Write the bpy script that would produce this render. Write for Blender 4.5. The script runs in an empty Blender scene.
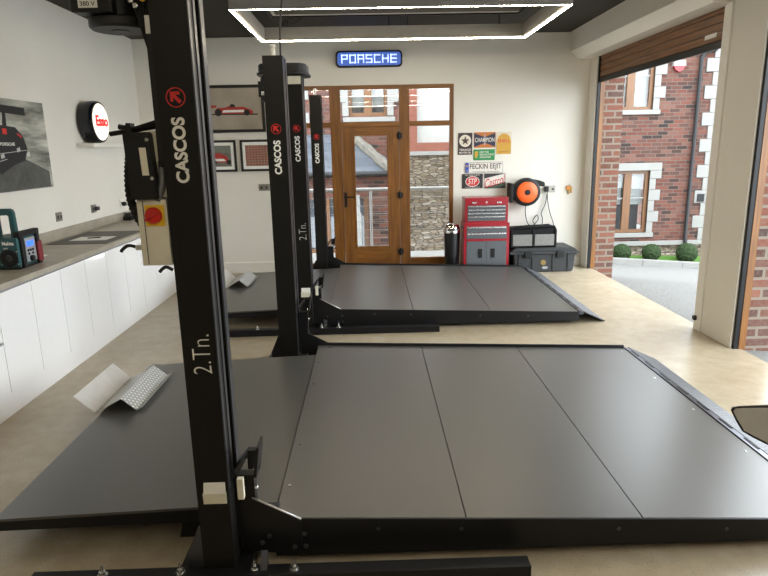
import bpy, bmesh, math, random
from mathutils import Vector, Matrix

S = bpy.context.scene
COL = S.collection
random.seed(7)
PI = math.pi

# ------------------------------------------------------------------ camera
F_PX = 604.0
pitch, yaw, roll = (math.radians(a) for a in (13.09, 1.14, 1.15))
cp, sp, cy, sy, cr, sr = math.cos(pitch), math.sin(pitch), math.cos(yaw), math.sin(yaw), math.cos(roll), math.sin(roll)
fwd = Vector((sy*cp, cy*cp, -sp)); rgt = Vector((cy, -sy, 0)); dwn = fwd.cross(rgt)
r2 = rgt*cr + dwn*sr; d2 = dwn*cr - rgt*sr
cam_d = bpy.data.cameras.new('camera'); cam = bpy.data.objects.new('camera', cam_d); COL.objects.link(cam)
cam_d.sensor_width = 36; cam_d.lens = F_PX/768*36; cam_d.clip_start = 0.05; cam_d.clip_end = 200
cam.matrix_world = Matrix(((r2.x, -d2.x, -fwd.x, 0), (r2.y, -d2.y, -fwd.y, 0), (r2.z, -d2.z, -fwd.z, 1.65), (0, 0, 0, 1)))
S.camera = cam

# ------------------------------------------------------------------ sky, exposure
SKY = 8.0
LED = 74.0
w = bpy.data.worlds.new('overcast_sky'); S.world = w; w.use_nodes = True
bg = w.node_tree.nodes['Background']; bg.inputs[0].default_value = (0.87, 0.945, 1.0, 1); bg.inputs[1].default_value = SKY
S.view_settings.view_transform = 'Standard'; S.view_settings.look = 'None'
S.view_settings.gamma = 1; S.view_settings.use_curve_mapping = False
S.view_settings.exposure = 0.10
try:
    S.cycles.use_denoising = True
    S.cycles.denoiser = 'OPENIMAGEDENOISE'
    S.cycles.max_bounces = 10; S.cycles.diffuse_bounces = 6; S.cycles.transparent_max_bounces = 16
    S.cycles.sample_clamp_indirect = 6
except Exception:
    pass

# ------------------------------------------------------------------ materials
def lin(c):
    return tuple(((v/255)/12.92 if v/255 <= 0.04045 else ((v/255+0.055)/1.055)**2.4) for v in c)

class NT:
    def __init__(s, name):
        s.m = bpy.data.materials.new(name); s.m.use_nodes = True
        s.t = s.m.node_tree; s.n = s.t.nodes; s.b = s.n['Principled BSDF']
    def new(s, t, **k):
        n = s.n.new(t)
        for a, v in k.items(): setattr(n, a, v)
        return n
    def link(s, a, b): s.t.links.new(a, b)
    def pos(s): return s.new('ShaderNodeNewGeometry').outputs['Position']
    def noise(s, scale, detail=4, vec=None, rough=0.55):
        n = s.new('ShaderNodeTexNoise'); n.inputs['Scale'].default_value = scale; n.inputs['Detail'].default_value = detail
        n.inputs['Roughness'].default_value = rough
        s.link(vec or s.pos(), n.inputs['Vector']); return n.outputs['Fac']
    def ramp(s, fac, stops):
        r = s.new('ShaderNodeValToRGB'); e = r.color_ramp.elements
        while len(e) < len(stops): e.new(0.5)
        for i, (p, c) in enumerate(stops):
            e[i].position = p; e[i].color = (*c, 1)
        s.link(fac, r.inputs[0]); return r.outputs[0]
    def mix(s, fac, a, b, mode='MIX'):
        m = s.new('ShaderNodeMix', data_type='RGBA', blend_type=mode)
        for sock, v in ((m.inputs[0], fac), (m.inputs[6], a), (m.inputs[7], b)):
            if hasattr(v, 'links'): s.link(v, sock)
            elif isinstance(v, (int, float)): sock.default_value = v
            else: sock.default_value = (*v, 1)
        return m.outputs[2]
    def bump(s, h, strength=0.3, dist=0.01):
        b = s.new('ShaderNodeBump'); b.inputs['Strength'].default_value = strength; b.inputs['Distance'].default_value = dist
        s.link(h, b.inputs['Height']); s.link(b.outputs[0], s.b.inputs['Normal'])
    def color(s, c):
        if hasattr(c, 'links'): s.link(c, s.b.inputs['Base Color'])
        else: s.b.inputs['Base Color'].default_value = (*c, 1)
    def set(s, rough=0.5, metal=0, spec=0.5, coat=0):
        s.b.inputs['Roughness'].default_value = rough; s.b.inputs['Metallic'].default_value = metal
        s.b.inputs['Specular IOR Level'].default_value = spec; s.b.inputs['Coat Weight'].default_value = coat
        return s

_cache = {}
def M(name, rgb=(128, 128, 128), rough=0.5, metal=0, spec=0.5, coat=0, var=0.06, scale=14, emit=0):
    if name in _cache: return _cache[name]
    k = NT(name); c = lin(rgb)
    n = k.noise(scale)
    k.color(k.ramp(n, [(0.25, tuple(v*(1-var) for v in c)), (0.75, tuple(min(1, v*(1+var)) for v in c))]))
    k.set(rough, metal, spec, coat)
    if emit:
        k.b.inputs['Emission Color'].default_value = (*c, 1); k.b.inputs['Emission Strength'].default_value = emit
    _cache[name] = k.m
    return k.m

def bumpy(name, rgb, rough, scale, strength, metal=0, var=0.1, spec=0.5):
    if name in _cache: return _cache[name]
    k = NT(name); c = lin(rgb); n = k.noise(scale, 5)
    k.color(k.ramp(n, [(0.3, tuple(v*(1-var) for v in c)), (0.7, tuple(min(1, v*(1+var)) for v in c))]))
    k.bump(n, strength, 0.004); k.set(rough, metal, spec); _cache[name] = k.m
    return k.m

def wood(name, dark, light, axis='Z', rough=0.4):
    k = NT(name); mp = k.new('ShaderNodeMapping'); k.link(k.pos(), mp.inputs['Vector'])
    sc = {'Z': (34, 34, 2.2), 'X': (2.2, 34, 34), 'Y': (34, 2.2, 34)}[axis]
    mp.inputs['Scale'].default_value = sc
    n = k.noise(1.0, 6, mp.outputs[0], 0.62)
    k.color(k.ramp(n, [(0.3, lin(dark)), (0.7, lin(light))])); k.bump(n, 0.08, 0.002); k.set(rough)
    return k.m

def brick(name, cols, mortar, bw=0.235, bh=0.082, ms=0.012, rough=0.85, bump=0.6, offs=0.5):
    k = NT(name); p = k.pos(); sep = k.new('ShaderNodeSeparateXYZ'); k.link(p, sep.inputs[0])
    add = k.new('ShaderNodeMath', operation='ADD'); k.link(sep.outputs[0], add.inputs[0]); k.link(sep.outputs[1], add.inputs[1])
    cmb = k.new('ShaderNodeCombineXYZ'); k.link(add.outputs[0], cmb.inputs[0]); k.link(sep.outputs[2], cmb.inputs[1])
    br = k.new('ShaderNodeTexBrick'); br.offset = offs
    k.link(cmb.outputs[0], br.inputs['Vector'])
    br.inputs['Scale'].default_value = 1; br.inputs['Mortar Size'].default_value = ms
    br.inputs['Brick Width'].default_value = bw; br.inputs['Row Height'].default_value = bh
    br.inputs['Color1'].default_value = (0, 0, 0, 1); br.inputs['Color2'].default_value = (1, 1, 1, 1)
    br.inputs['Mortar'].default_value = (0.5, 0.5, 0.5, 1); br.inputs['Bias'].default_value = 0.0
    sepc = k.new('ShaderNodeSeparateColor'); k.link(br.outputs['Color'], sepc.inputs[0])
    n = len(cols); stops = [(0.02+0.96*i/(n-1), lin(c)) for i, c in enumerate(cols)]
    c = k.ramp(sepc.outputs[0], stops)
    c = k.mix(k.ramp(k.noise(40, 4), [(0.35, (0, 0, 0)), (0.75, (0.35, 0.35, 0.35))]), c, lin(mortar))
    c = k.mix(br.outputs['Fac'], c, lin(mortar))
    k.color(c); inv = k.new('ShaderNodeMath', operation='SUBTRACT'); inv.inputs[0].default_value = 1; k.link(br.outputs['Fac'], inv.inputs[1])
    k.bump(inv.outputs[0], bump, 0.008); k.set(rough, spec=0.25)
    return k.m

def glass(name, tint=(1, 1, 1), refl=1.0):
    k = NT(name); k.n.remove(k.b); out = k.n['Material Output']
    tr = k.new('ShaderNodeBsdfTransparent'); tr.inputs[0].default_value = (*tint, 1)
    gl = k.new('ShaderNodeBsdfGlossy'); gl.inputs['Roughness'].default_value = 0.0
    fr = k.new('ShaderNodeFresnel'); fr.inputs[0].default_value = 1.5
    mu = k.new('ShaderNodeMath', operation='MULTIPLY'); mu.inputs[1].default_value = refl; k.link(fr.outputs[0], mu.inputs[0])
    mx = k.new('ShaderNodeMixShader'); k.link(mu.outputs[0], mx.inputs[0]); k.link(tr.outputs[0], mx.inputs[1]); k.link(gl.outputs[0], mx.inputs[2])
    k.link(mx.outputs[0], out.inputs[0]); return k.m

def emitter(name, rgb, strength):
    k = NT(name); k.color(lin(rgb)); k.b.inputs['Emission Color'].default_value = (*lin(rgb), 1)
    k.b.inputs['Emission Strength'].default_value = strength; return k.m

PAINT = M('white_wall_paint', (226, 222, 212), 0.75, spec=0.2, var=0.015, scale=3)
CEIL = M('charcoal_ceiling_paint', (58, 55, 51), 0.7, spec=0.2, var=0.05, scale=3)
RAFT = M('raft_painted_uplight', (104, 100, 92), 0.6, spec=0.2, var=0.03, scale=3)  # lighter than the ceiling, standing for uplight from the ring
PLASTIC_W = M('white_trim', (232, 229, 220), 0.4, var=0.02)
OAK = wood('golden_oak', (98, 60, 20), (142, 92, 36))
OAKX = wood('golden_oak_horizontal', (98, 60, 20), (142, 92, 36), 'X')
OAKOUT = wood('pale_oak', (84, 54, 27), (110, 74, 40))
SHUT = wood('oak_effect_slat', (92, 60, 32), (138, 96, 56), 'Y', 0.45)
BLACK = bumpy('black_powder_coat', (24, 23, 21), 0.45, 420, 0.06, var=0.05, spec=0.22)
BLACKD = M('black_steel', (24, 24, 26), 0.4, spec=0.3)
DECK = bumpy('graphite_deck_paint', (97, 96, 93), 0.34, 500, 0.05, metal=0.45, var=0.03, spec=0.9)
BLUE_STEEL = M('dark_satin_steel', (84, 85, 92), 0.34, metal=0.8)
STEEL = M('bright_zinc', (205, 205, 202), 0.25, metal=1)
ALU = M('brushed_aluminium', (206, 206, 202), 0.38, metal=0.45)
CHROME = M('chrome', (225, 225, 225), 0.08, metal=1)
RUBBER = M('black_rubber', (22, 22, 22), 0.7, spec=0.3)
BPLAS = M('black_plastic', (24, 24, 25), 0.45, spec=0.3)
GPLAS = M('charcoal_plastic', (50, 52, 54), 0.5, spec=0.35)
CREAM = M('cream_cabinet_paint', (222, 218, 200), 0.45)
LETTER = M('white_vinyl', (238, 238, 232), 0.5)
REDV = M('red_vinyl', (205, 38, 34), 0.5)
RED = M('red_gloss_paint', (150, 14, 32), 0.3, coat=0.3)
GREYD = M('grey_drawer_paint', (86, 90, 94), 0.4)
YEL = M('yellow_plastic', (236, 192, 40), 0.45)
REDK = M('red_plastic', (200, 34, 24), 0.4)
ORANGE = M('orange_plastic', (238, 98, 30), 0.42)
TEAL = M('teal_plastic', (22, 74, 78), 0.45)
SOCK = M('brushed_socket_plate', (150, 146, 138), 0.35, metal=0.7)
STONEW = M('white_cast_stone', (128, 127, 123), 0.8, spec=0.2, var=0.05, scale=6)
GLASS = glass('clear_glass')
DGLASS = M('dark_window_glass', (70, 78, 86), 0.04, spec=0.8)
PALE_G = M('pale_curtained_glass', (176, 190, 192), 0.08, spec=0.7)
GLOSSW = M('white_gloss_lacquer', (240, 240, 240), 0.09, spec=0.5, coat=0.5, var=0.01)
PAPER = M('white_paper', (240, 240, 236), 0.8)

def brickmats():
    global BRICK, BRICKP, SLATE, STONE
    BRICK = brick('red_facing_brick', [(32, 25, 24), (80, 44, 35), (96, 51, 40), (98, 59, 48), (70, 42, 37), (102, 68, 57), (52, 33, 30)], (88, 78, 71), ms=0.008)
    BRICKP = brick('weathered_pier_brick', [(60, 48, 46), (104, 62, 50), (120, 72, 58), (84, 60, 56), (130, 82, 66), (96, 58, 46)], (128, 118, 106))
    SLATE = brick('blue_grey_slate', [(66, 70, 77), (78, 82, 89), (84, 87, 94), (71, 76, 82)], (50, 54, 60), 0.3, 0.16, 0.006, 0.6, 0.3)
brickmats()
def rubble():
    k = NT('rubble_stone'); mp = k.new('ShaderNodeMapping'); k.link(k.pos(), mp.inputs['Vector']); mp.inputs['Scale'].default_value = (7.5, 7.5, 24)
    v = k.new('ShaderNodeTexVoronoi'); v.inputs['Scale'].default_value = 1; v.inputs['Randomness'].default_value = 0.9; k.link(mp.outputs[0], v.inputs['Vector'])
    e = k.new('ShaderNodeTexVoronoi', feature='DISTANCE_TO_EDGE'); e.inputs['Scale'].default_value = 1; e.inputs['Randomness'].default_value = 0.9; k.link(mp.outputs[0], e.inputs['Vector'])
    sc = k.new('ShaderNodeSeparateColor'); k.link(v.outputs['Color'], sc.inputs[0])
    c = k.ramp(sc.outputs[0], [(0.0, lin((80, 70, 59))), (0.35, lin((114, 102, 86))), (0.6, lin((98, 88, 75))), (0.85, lin((132, 123, 110))), (1.0, lin((88, 81, 75)))])
    f = k.ramp(e.outputs['Distance'], [(0.03, (0, 0, 0)), (0.10, (1, 1, 1))])
    k.color(k.mix(f, lin((56, 50, 42)), c)); k.bump(f, 0.8, 0.01); k.set(0.9, spec=0.2); return k.m
STONE = rubble()
OUTW = M('white_outdoor_metal', (134, 134, 131), 0.4)

def floor_mat():
    k = NT('polished_concrete')
    a = k.ramp(k.noise(0.9, 5), [(0.3, lin((160, 146, 122))), (0.7, lin((182, 171, 149)))])
    b = k.ramp(k.noise(9, 6), [(0.35, (0.80, 0.78, 0.74)), (0.7, (1, 1, 1))])
    c = k.mix(0.7, a, b, 'MULTIPLY')
    v = k.new('ShaderNodeTexVoronoi'); v.inputs['Scale'].default_value = 110; k.link(k.pos(), v.inputs['Vector'])
    sp_ = k.ramp(v.outputs['Distance'], [(0.12, (0.40, 0.37, 0.33)), (0.26, (1, 1, 1))])
    c = k.mix(k.ramp(k.noise(5, 3), [(0.38, (0.15,)*3), (0.6, (0.95,)*3)]), c, k.mix(1.0, c, sp_, 'MULTIPLY'))
    k.color(c); k.set(0.27, spec=0.5); return k.m
def gravel_mat():
    k = NT('pale_resin_gravel')
    c = k.ramp(k.noise(60, 4, rough=0.7), [(0.3, lin((84, 83, 81))), (0.5, lin((106, 105, 102))), (0.72, lin((128, 126, 122)))])
    k.color(c); k.bump(k.noise(90, 3), 0.4, 0.01); k.set(0.9, spec=0.15); return k.m
def worktop_mat():
    k = NT('grey_stone_worktop'); k.color(k.ramp(k.noise(6, 6), [(0.3, lin((150, 143, 130))), (0.7, lin((176, 168, 152)))])); k.set(0.38); return k.m
def checker_mat(name, rgb, metal, rough):
    k = NT(name); mp = k.new('ShaderNodeMapping'); k.link(k.pos(), mp.inputs['Vector']); mp.inputs['Rotation'].default_value = (0, 0, PI/4)
    ws = []
    for ax in ('X', 'Y'):
        wv = k.new('ShaderNodeTexWave', bands_direction=ax); wv.inputs['Scale'].default_value = 14; k.link(mp.outputs[0], wv.inputs['Vector']); ws.append(wv.outputs['Fac'])
    mu = k.new('ShaderNodeMath', operation='MULTIPLY'); k.link(ws[0], mu.inputs[0]); k.link(ws[1], mu.inputs[1])
    c = lin(rgb); k.color(k.ramp(mu.outputs[0], [(0.35, tuple(v*0.62 for v in c)), (0.6, tuple(min(1, v*1.2) for v in c))]))
    k.bump(mu.outputs[0], 0.7, 0.006); k.set(rough, metal); return k.m
FLOOR = floor_mat(); GRAVEL = gravel_mat(); WORKTOP = worktop_mat()
CHECK_D = checker_mat('dark_checker_plate', (82, 84, 88), 0.15, 0.5)
CHECK_A = checker_mat('aluminium_checker_plate', (212, 214, 212), 0.6, 0.35)
GRASS = bumpy('lawn_grass', (68, 98, 42), 0.9, 60, 0.8, var=0.25, spec=0.1)
LEAF = bumpy('clipped_box_leaf', (40, 53, 32), 0.9, 45, 1.0, var=0.5, spec=0.1)

# ------------------------------------------------------------------ mesh helpers
class MB:
    """collects shapes (world coordinates) for ONE mesh object"""
    def __init__(s): s.bm = bmesh.new()
    def poly(s, pts, quads):
        v = [s.bm.verts.new(p) for p in pts]
        for q in quads:
            try: s.bm.faces.new([v[i] for i in q])
            except ValueError: pass
        return s
    def box(s, x0, x1, y0, y1, z0, z1, bev=0):
        b = bmesh.new()
        v = [b.verts.new(p) for p in ((x0, y0, z0), (x1, y0, z0), (x1, y1, z0), (x0, y1, z0), (x0, y0, z1), (x1, y0, z1), (x1, y1, z1), (x0, y1, z1))]
        for q in ((3, 2, 1, 0), (4, 5, 6, 7), (0, 1, 5, 4), (1, 2, 6, 5), (2, 3, 7, 6), (3, 0, 4, 7)): b.faces.new([v[i] for i in q])
        if bev: bmesh.ops.bevel(b, geom=list(b.edges), offset=bev, segments=2, profile=0.7, affect='EDGES')
        return s.add(b)
    def add(s, b, mat=None):
        if mat is not None: bmesh.ops.transform(b, matrix=mat, verts=b.verts)
        me = bpy.data.meshes.new('tmp'); b.to_mesh(me); b.free(); s.bm.from_mesh(me); bpy.data.meshes.remove(me); return s
    def prism(s, pts2, axis, a0, a1, bev=0):
        """polygon extruded along an axis; pts2 are the other two coordinates in xyz order"""
        def mk(p, a):
            return {'x': (a, p[0], p[1]), 'y': (p[0], a, p[1]), 'z': (p[0], p[1], a)}[axis]
        b = bmesh.new(); n = len(pts2)
        lo = [b.verts.new(mk(p, a0)) for p in pts2]; hi = [b.verts.new(mk(p, a1)) for p in pts2]
        b.faces.new(lo); b.faces.new(list(reversed(hi)))
        for i in range(n): b.faces.new([lo[i], hi[i], hi[(i+1) % n], lo[(i+1) % n]])
        bmesh.ops.recalc_face_normals(b, faces=b.faces)
        if bev: bmesh.ops.bevel(b, geom=list(b.edges), offset=bev, segments=2, affect='EDGES')
        return s.add(b)
    def tube(s, pts, r, n=10, closed=False):
        pts = [Vector(p) for p in pts]; rings = []; b = bmesh.new(); up = None
        for i, p in enumerate(pts):
            a = pts[i-1] if i or closed else p; c = pts[(i+1) % len(pts)] if i < len(pts)-1 or closed else p
            t = (c-a).normalized()
            if up is None: up = t.orthogonal().normalized()
            up = (up - t*up.dot(t)); up = up.normalized() if up.length > 1e-6 else t.orthogonal().normalized()
            sd = t.cross(up)
            rr = r[i] if isinstance(r, (list, tuple)) else r
            rings.append([b.verts.new(p + (up*math.cos(2*PI*k/n) + sd*math.sin(2*PI*k/n))*rr) for k in range(n)])
        m = len(rings)
        for i in range(m if closed else m-1):
            A, B = rings[i], rings[(i+1) % m]
            for k in range(n): b.faces.new([A[k], A[(k+1) % n], B[(k+1) % n], B[k]])
        if not closed: b.faces.new(rings[0]); b.faces.new(list(reversed(rings[-1])))
        bmesh.ops.recalc_face_normals(b, faces=b.faces)
        for f in b.faces: f.smooth = len(f.verts) == 4
        return s.add(b)
    def lathe(s, c, prof, axis='z', n=32):
        """prof: (radius, offset along axis) from one end to the other"""
        b = bmesh.new(); rings = []
        for r, h in prof:
            ring = []
            for k in range(n):
                u, v = r*math.cos(2*PI*k/n), r*math.sin(2*PI*k/n)
                p = {'z': (u, v, h), 'x': (h, u, v), 'y': (u, h, v)}[axis]
                ring.append(b.verts.new(Vector(c)+Vector(p)))
            rings.append(ring)
        for i in range(len(rings)-1):
            for k in range(n): b.faces.new([rings[i][k], rings[i][(k+1) % n], rings[i+1][(k+1) % n], rings[i+1][k]])
        b.faces.new(rings[0]); b.faces.new(list(reversed(rings[-1])))
        bmesh.ops.remove_doubles(b, verts=b.verts, dist=1e-5)
        bmesh.ops.recalc_face_normals(b, faces=b.faces)
        for f in b.faces: f.smooth = len(f.verts) == 4
        return s.add(b)
    def build(s, name, mat, parent=None, sharp=True):
        me = bpy.data.meshes.new(name); off = world_loc(parent)
        bmesh.ops.translate(s.bm, verts=s.bm.verts, vec=-off)
        s.bm.normal_update()
        for e in s.bm.edges:
            if len(e.link_faces) == 2 and e.calc_face_angle(0) > math.radians(38): e.smooth = False
        s.bm.to_mesh(me); s.bm.free()
        me.materials.append(mat); o = bpy.data.objects.new(name, me); COL.objects.link(o)
        if parent is not None: o.parent = parent
        return o

def world_loc(o):
    v = Vector((0, 0, 0))
    while o is not None: v += o.location; o = o.parent
    return v

def tag(o, label, cat, group=None, kind=None):
    o['label'] = label; o['category'] = cat
    if group: o['group'] = group
    if kind: o['kind'] = kind
    return o
def thing(name, loc, label, cat, group=None):
    o = bpy.data.objects.new(name, None); COL.objects.link(o); o.location = loc; o.empty_display_size = 0.1
    return tag(o, label, cat, group)
def struct(o, label=None, cat=None):
    o['kind'] = 'structure'
    if label: o['label'] = label
    if cat: o['category'] = cat
    return o
def sempty(name, loc, label, cat):
    o = bpy.data.objects.new(name, None); COL.objects.link(o); o.location = loc
    return struct(o, label, cat)
def copy_tree(o, parent=None):
    c = o.copy(); COL.objects.link(c)
    if parent is not None: c.parent = parent
    for ch in list(o.children): copy_tree(ch, c)
    return c
def anchor(o):
    """moves the origin of a one-mesh thing to the middle of its base"""
    me = o.data; xs = [v.co for v in me.vertices]
    c = Vector(((min(v.x for v in xs)+max(v.x for v in xs))/2, (min(v.y for v in xs)+max(v.y for v in xs))/2, min(v.z for v in xs)))
    me.transform(Matrix.Translation(-c)); o.location = c
    return o

FACE = {'-y': Matrix(((1, 0, 0), (0, 0, -1), (0, 1, 0))), '+x': Matrix(((0, 0, 1), (1, 0, 0), (0, 1, 0))),
        '-y_up': Matrix(((0, -1, 0), (0, 0, -1), (1, 0, 0))), '+z': Matrix.Identity(3)}
def lettering(text, rect, at, face, mat, name='lettering', parent=None, bold=0.0, depth=0.0015, shear=0.0):
    """text fitted in rect=(u0,u1,v0,v1) along the reading direction and its up; at = coordinate along the normal"""
    cu = bpy.data.curves.new('tmp_text', 'FONT'); cu.body = text; cu.size = 1; cu.offset = bold; cu.extrude = 0.01; cu.shear = shear
    o = bpy.data.objects.new('tmp_text', cu); COL.objects.link(o)
    dg = bpy.context.evaluated_depsgraph_get(); me = bpy.data.meshes.new_from_object(o.evaluated_get(dg))
    bpy.data.objects.remove(o); bpy.data.curves.remove(cu)
    vs = [v.co for v in me.vertices]
    a0, a1 = min(v.x for v in vs), max(v.x for v in vs); b0, b1 = min(v.y for v in vs), max(v.y for v in vs)
    u0, u1, v0, v1 = rect; R = FACE[face]; off = world_loc(parent)
    for v in me.vertices:
        u = u0+(v.co.x-a0)/(a1-a0)*(u1-u0); t = v0+(v.co.y-b0)/(b1-b0)*(v1-v0); n = (v.co.z/0.01*0.5+0.5)*depth
        if face == '-y': p = Vector((u, at-n, t))
        elif face == '+x': p = Vector((at+n, u, t))
        elif face == '-y_up': p = Vector((-t, at-n, u))
        else: p = Vector((u, t, at+n))
        v.co = p-off
    me.name = name; me.materials.clear(); me.materials.append(mat)
    ob = bpy.data.objects.new(name, me); COL.objects.link(ob)
    if parent is not None: ob.parent = parent
    return ob

def flat(mb, pts, y, d=0.002):      # thin polygon on a wall facing -y, pts in (x,z)
    return mb.prism(pts, 'y', y-d, y)
def disc_pts(cx, cz, r, n=28, rz=None):
    return [(cx+r*math.cos(2*PI*i/n), cz+(rz or r)*math.sin(2*PI*i/n)) for i in range(n)]
def rrect(x0, x1, z0, z1, r, n=5):
    out = []
    for cx, cz, a in ((x1-r, z1-r, 0), (x0+r, z1-r, 90), (x0+r, z0+r, 180), (x1-r, z0+r, 270)):
        for i in range(n+1):
            t = math.radians(a+90*i/n); out.append((cx+r*math.cos(t), cz+r*math.sin(t)))
    return out

# ================================================================== ROOM
XL, XR, YB, YN, ZC = -2.98, 2.905, 8.25, -3.0, 3.05
XO = 3.27          # outer brick face
struct(MB().box(XL-0.2, 2.985, YN-0.2, YB+0.12, -0.2, 0).build('floor', FLOOR), 'polished beige concrete garage floor', 'floor')
struct(MB().box(XL-0.2, XO, YN-0.2, YB+0.2, ZC, ZC+0.15).build('ceiling', CEIL), 'dark charcoal ceiling above the lifts', 'ceiling')
struct(MB().box(XL-0.2, XL, YN-0.2, YB+0.2, 0, ZC).build('wall_left', PAINT), 'white painted wall behind the worktop', 'wall')
struct(MB().box(XL, XO, YN-0.2, YN, 0, ZC).build('wall_near', PAINT), 'white wall behind the camera', 'wall')
WX0, WX1, WZ0, WZ1 = -1.08, 1.13, 0.04, 2.445
m = MB().box(XL, WX0, YB, YB+0.2, 0, ZC).box(WX1, XO, YB, YB+0.2, 0, ZC).box(WX0, WX1, YB, YB+0.2, WZ1, ZC).box(WX0, WX1, YB, YB+0.2, -0.2, WZ0)
struct(m.build('wall_back', PAINT), 'white end wall around the oak glazed door', 'wall')
# right wall: white lining, openings at y 5.25-7.99 and 1.87-4.68
O1, O2 = (5.18, 7.99), (1.82, 4.625)
ZH = 2.72
m = MB().box(XR, 2.93, O1[1], YB, 0, ZC).box(XR, 2.93, O2[1], O1[0], 0, ZC).box(XR, 2.93, YN, O2[0], 0, ZC)
m.box(XR, 2.93, O1[0], O1[1], ZH, ZC).box(XR, 2.93, O2[0], O2[1], ZH, ZC)
struct(m.build('wall_right', PAINT), 'white wall and pillar between the open garage doors', 'wall')
m = MB().box(2.995, XO, O1[1], YB+0.2, -0.2, 3.3).box(2.995, XO, O2[1]+0.01, O1[0]-0.01, -0.3, 3.3).box(2.995, XO, YN, O2[0], -0.2, 3.3)
m.box(2.995, XO, O1[0]-0.01, O1[1], ZH, 3.3).box(2.995, XO, O2[0], O2[1]+0.01, ZH, 3.3)
struct(m.build('wall_brickwork', BRICKP), 'weathered brick outer skin beside the garage openings', 'wall')
# skirting
struct(MB().prism([(YB-0.02, 0), (YB, 0), (YB, 0.15), (YB-0.008, 0.15), (YB-0.02, 0.135)], 'x', -2.3, WX0).build('baseboard_back', PLASTIC_W), 'white skirting under the framed pictures', 'skirting')
struct(MB().box(WX1, 2.904, YB-0.02, YB, 0, 0.12).build('baseboard_back_right', PLASTIC_W), 'white skirting behind the tool chest', 'skirting')

# ceiling raft inside the light ring, uplight painted in as lighter grey
struct(MB().box(-0.98, 1.62, 5.62, 6.84, ZC-0.03, ZC).build('trim_1', RAFT), 'ceiling panel inside the light ring with uplight painted in as grey', 'ceiling panel')
m = MB()
for a in ((-1.0, 1.64, 5.60, 5.62), (-1.0, 1.64, 6.84, 6.86), (-1.0, -0.98, 5.62, 6.84), (1.62, 1.64, 5.62, 6.84)):
    m.box(a[0], a[1], a[2], a[3], ZC-0.05, ZC)
m2 = MB().box(-0.97, 1.61, 6.80, 6.835, ZC-0.036, ZC-0.03).box(-0.97, -0.935, 5.63, 6.80, ZC-0.036, ZC-0.03)  # white strip stands in for the bright glow line, does not emit
struct(m2.build('trim_painted_glow', PLASTIC_W), 'pale strip painted as a glow line along the ceiling panel edge', 'ceiling trim')
struct(m.build('trim_2', BLACKD), 'black edging of the grey ceiling panel', 'ceiling trim')

# roller shutters
def shutter(idx, y0, y1, label, with_curtain, ye0, ye1):
    e = sempty('door_%d' % idx, (2.99, (y0+y1)/2, 0), label, 'garage door')
    prof = [(2.63, ZC), (2.645, 2.815), (2.745, 2.715), (2.929, 2.715), (2.929, ZC)]
    MB().prism(prof, 'y', ye0, ye1).build('shutter_housing', PLASTIC_W, e)
    if with_curtain:
        z = 2.46; k = 0
        sl = MB()
        while z < 2.74:
            sl.prism([(2.950, z), (2.938, z+0.007), (2.938, z+0.064), (2.950, z+0.07), (2.955, z+0.07), (2.955, z)], 'y', y0+0.01, y1-0.01); z += 0.072
        sl.build('shutter_curtain', SHUT, e)
        MB().box(2.934, 2.96, y0+0.01, y1-0.01, 2.40, 2.46, 0.004).build('bottom_bar', BLACKD, e)
        MB().box(2.9335, 2.938, 5.34, 5.52, 2.50, 2.535).build('label_plate', PAPER, e)
    for yy in (y0, y1):
        s_ = 1 if yy == y0 else -1
        a, b = sorted((yy, yy+s_*0.03))
        MB().box(2.92, 2.955, a, b, 0, 2.72).build('guide_rail', BLACKD, e)
        a, b = sorted((yy, yy+s_*0.035))
        MB().box(2.955, 3.01, a, b, 0, 2.72).build('oak_jamb', OAK, e)
    return e
d2o = shutter(2, O1[0], O1[1], 'oak effect roller shutter raised over the far garage opening', True, 5.08, YB)
MB().box(2.893, 2.906, 5.07, 5.178, 0, 2.714, 0.003).build('side_channel', PLASTIC_W, d2o)
MB().box(2.87, 2.893, 5.13, 5.17, 0.09, 0.13, 0.004).build('light_sensor', GPLAS, d2o)
shutter(3, O2[0], O2[1], 'near garage opening beside the white pillar', False, 1.5, 4.60)

# LED ring
LEDM = emitter('led_strip', (255, 240, 213), LED)
def led_ring():
    t = thing('ceiling_light', (0.305, 6.245, 2.8), 'large rectangular ring light with white strips hung below the dark ceiling', 'ceiling light', 'rectangular ring lights')
    x0, x1, y0, y1 = -1.14, 1.75, 5.46, 7.03; zb, zt, wd = 2.80, 2.93, 0.05
    m = MB().box(x0, x1, y0, y0+wd, zb, zt).box(x0, x1, y1-wd, y1, zb, zt).box(x0, x0+wd, y0+wd, y1-wd, zb, zt).box(x1-wd, x1, y0+wd, y1-wd, zb, zt)
    m.build('housing', M('light_profile_grey', (150, 146, 138), 0.45), t)
    e = 0.011; q = 0.003
    for a in ((x0, x1, y0, y0+q), (x0, x1, y1-q, y1), (x0, x0+q, y0+q, y1-q), (x1-q, x1, y0+q, y1-q)):
        MB().box(*a, zb-0.006, zb).build('outer_lip', M('light_profile_grey'), t)
    x0 += q; x1 -= q; y0 += q; y1 -= q
    for a in ((x0, x1, y0, y0+e), (x0, x1, y1-e, y1), (x0, x0+e, y0+e, y1-e), (x1-e, x1, y0+e, y1-e)):
        MB().box(*a, zb-0.008, zb-0.001).build('led_strip', LEDM, t)
    for x in (x0+0.3, 0.25, 0.45, x1-0.3):
        for y in (y0+0.025, y1-0.025): MB().tube([(x, y, zt), (x, y, ZC)], 0.008, 8).lathe((x, y, ZC-0.02), [(0.02, 0), (0.02, 0.02)], n=12).build('hanger', GPLAS, t)
    MB().tube([(-0.9, 7.0, 2.95), (-0.85, 6.94, 3.0), (-0.78, 6.96, 2.96), (-0.72, 7.0, 3.0), (-0.66, 7.0, ZC)], 0.006, 8).build('cable', BLACKD, t)
    return t
ring = led_ring()
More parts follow.
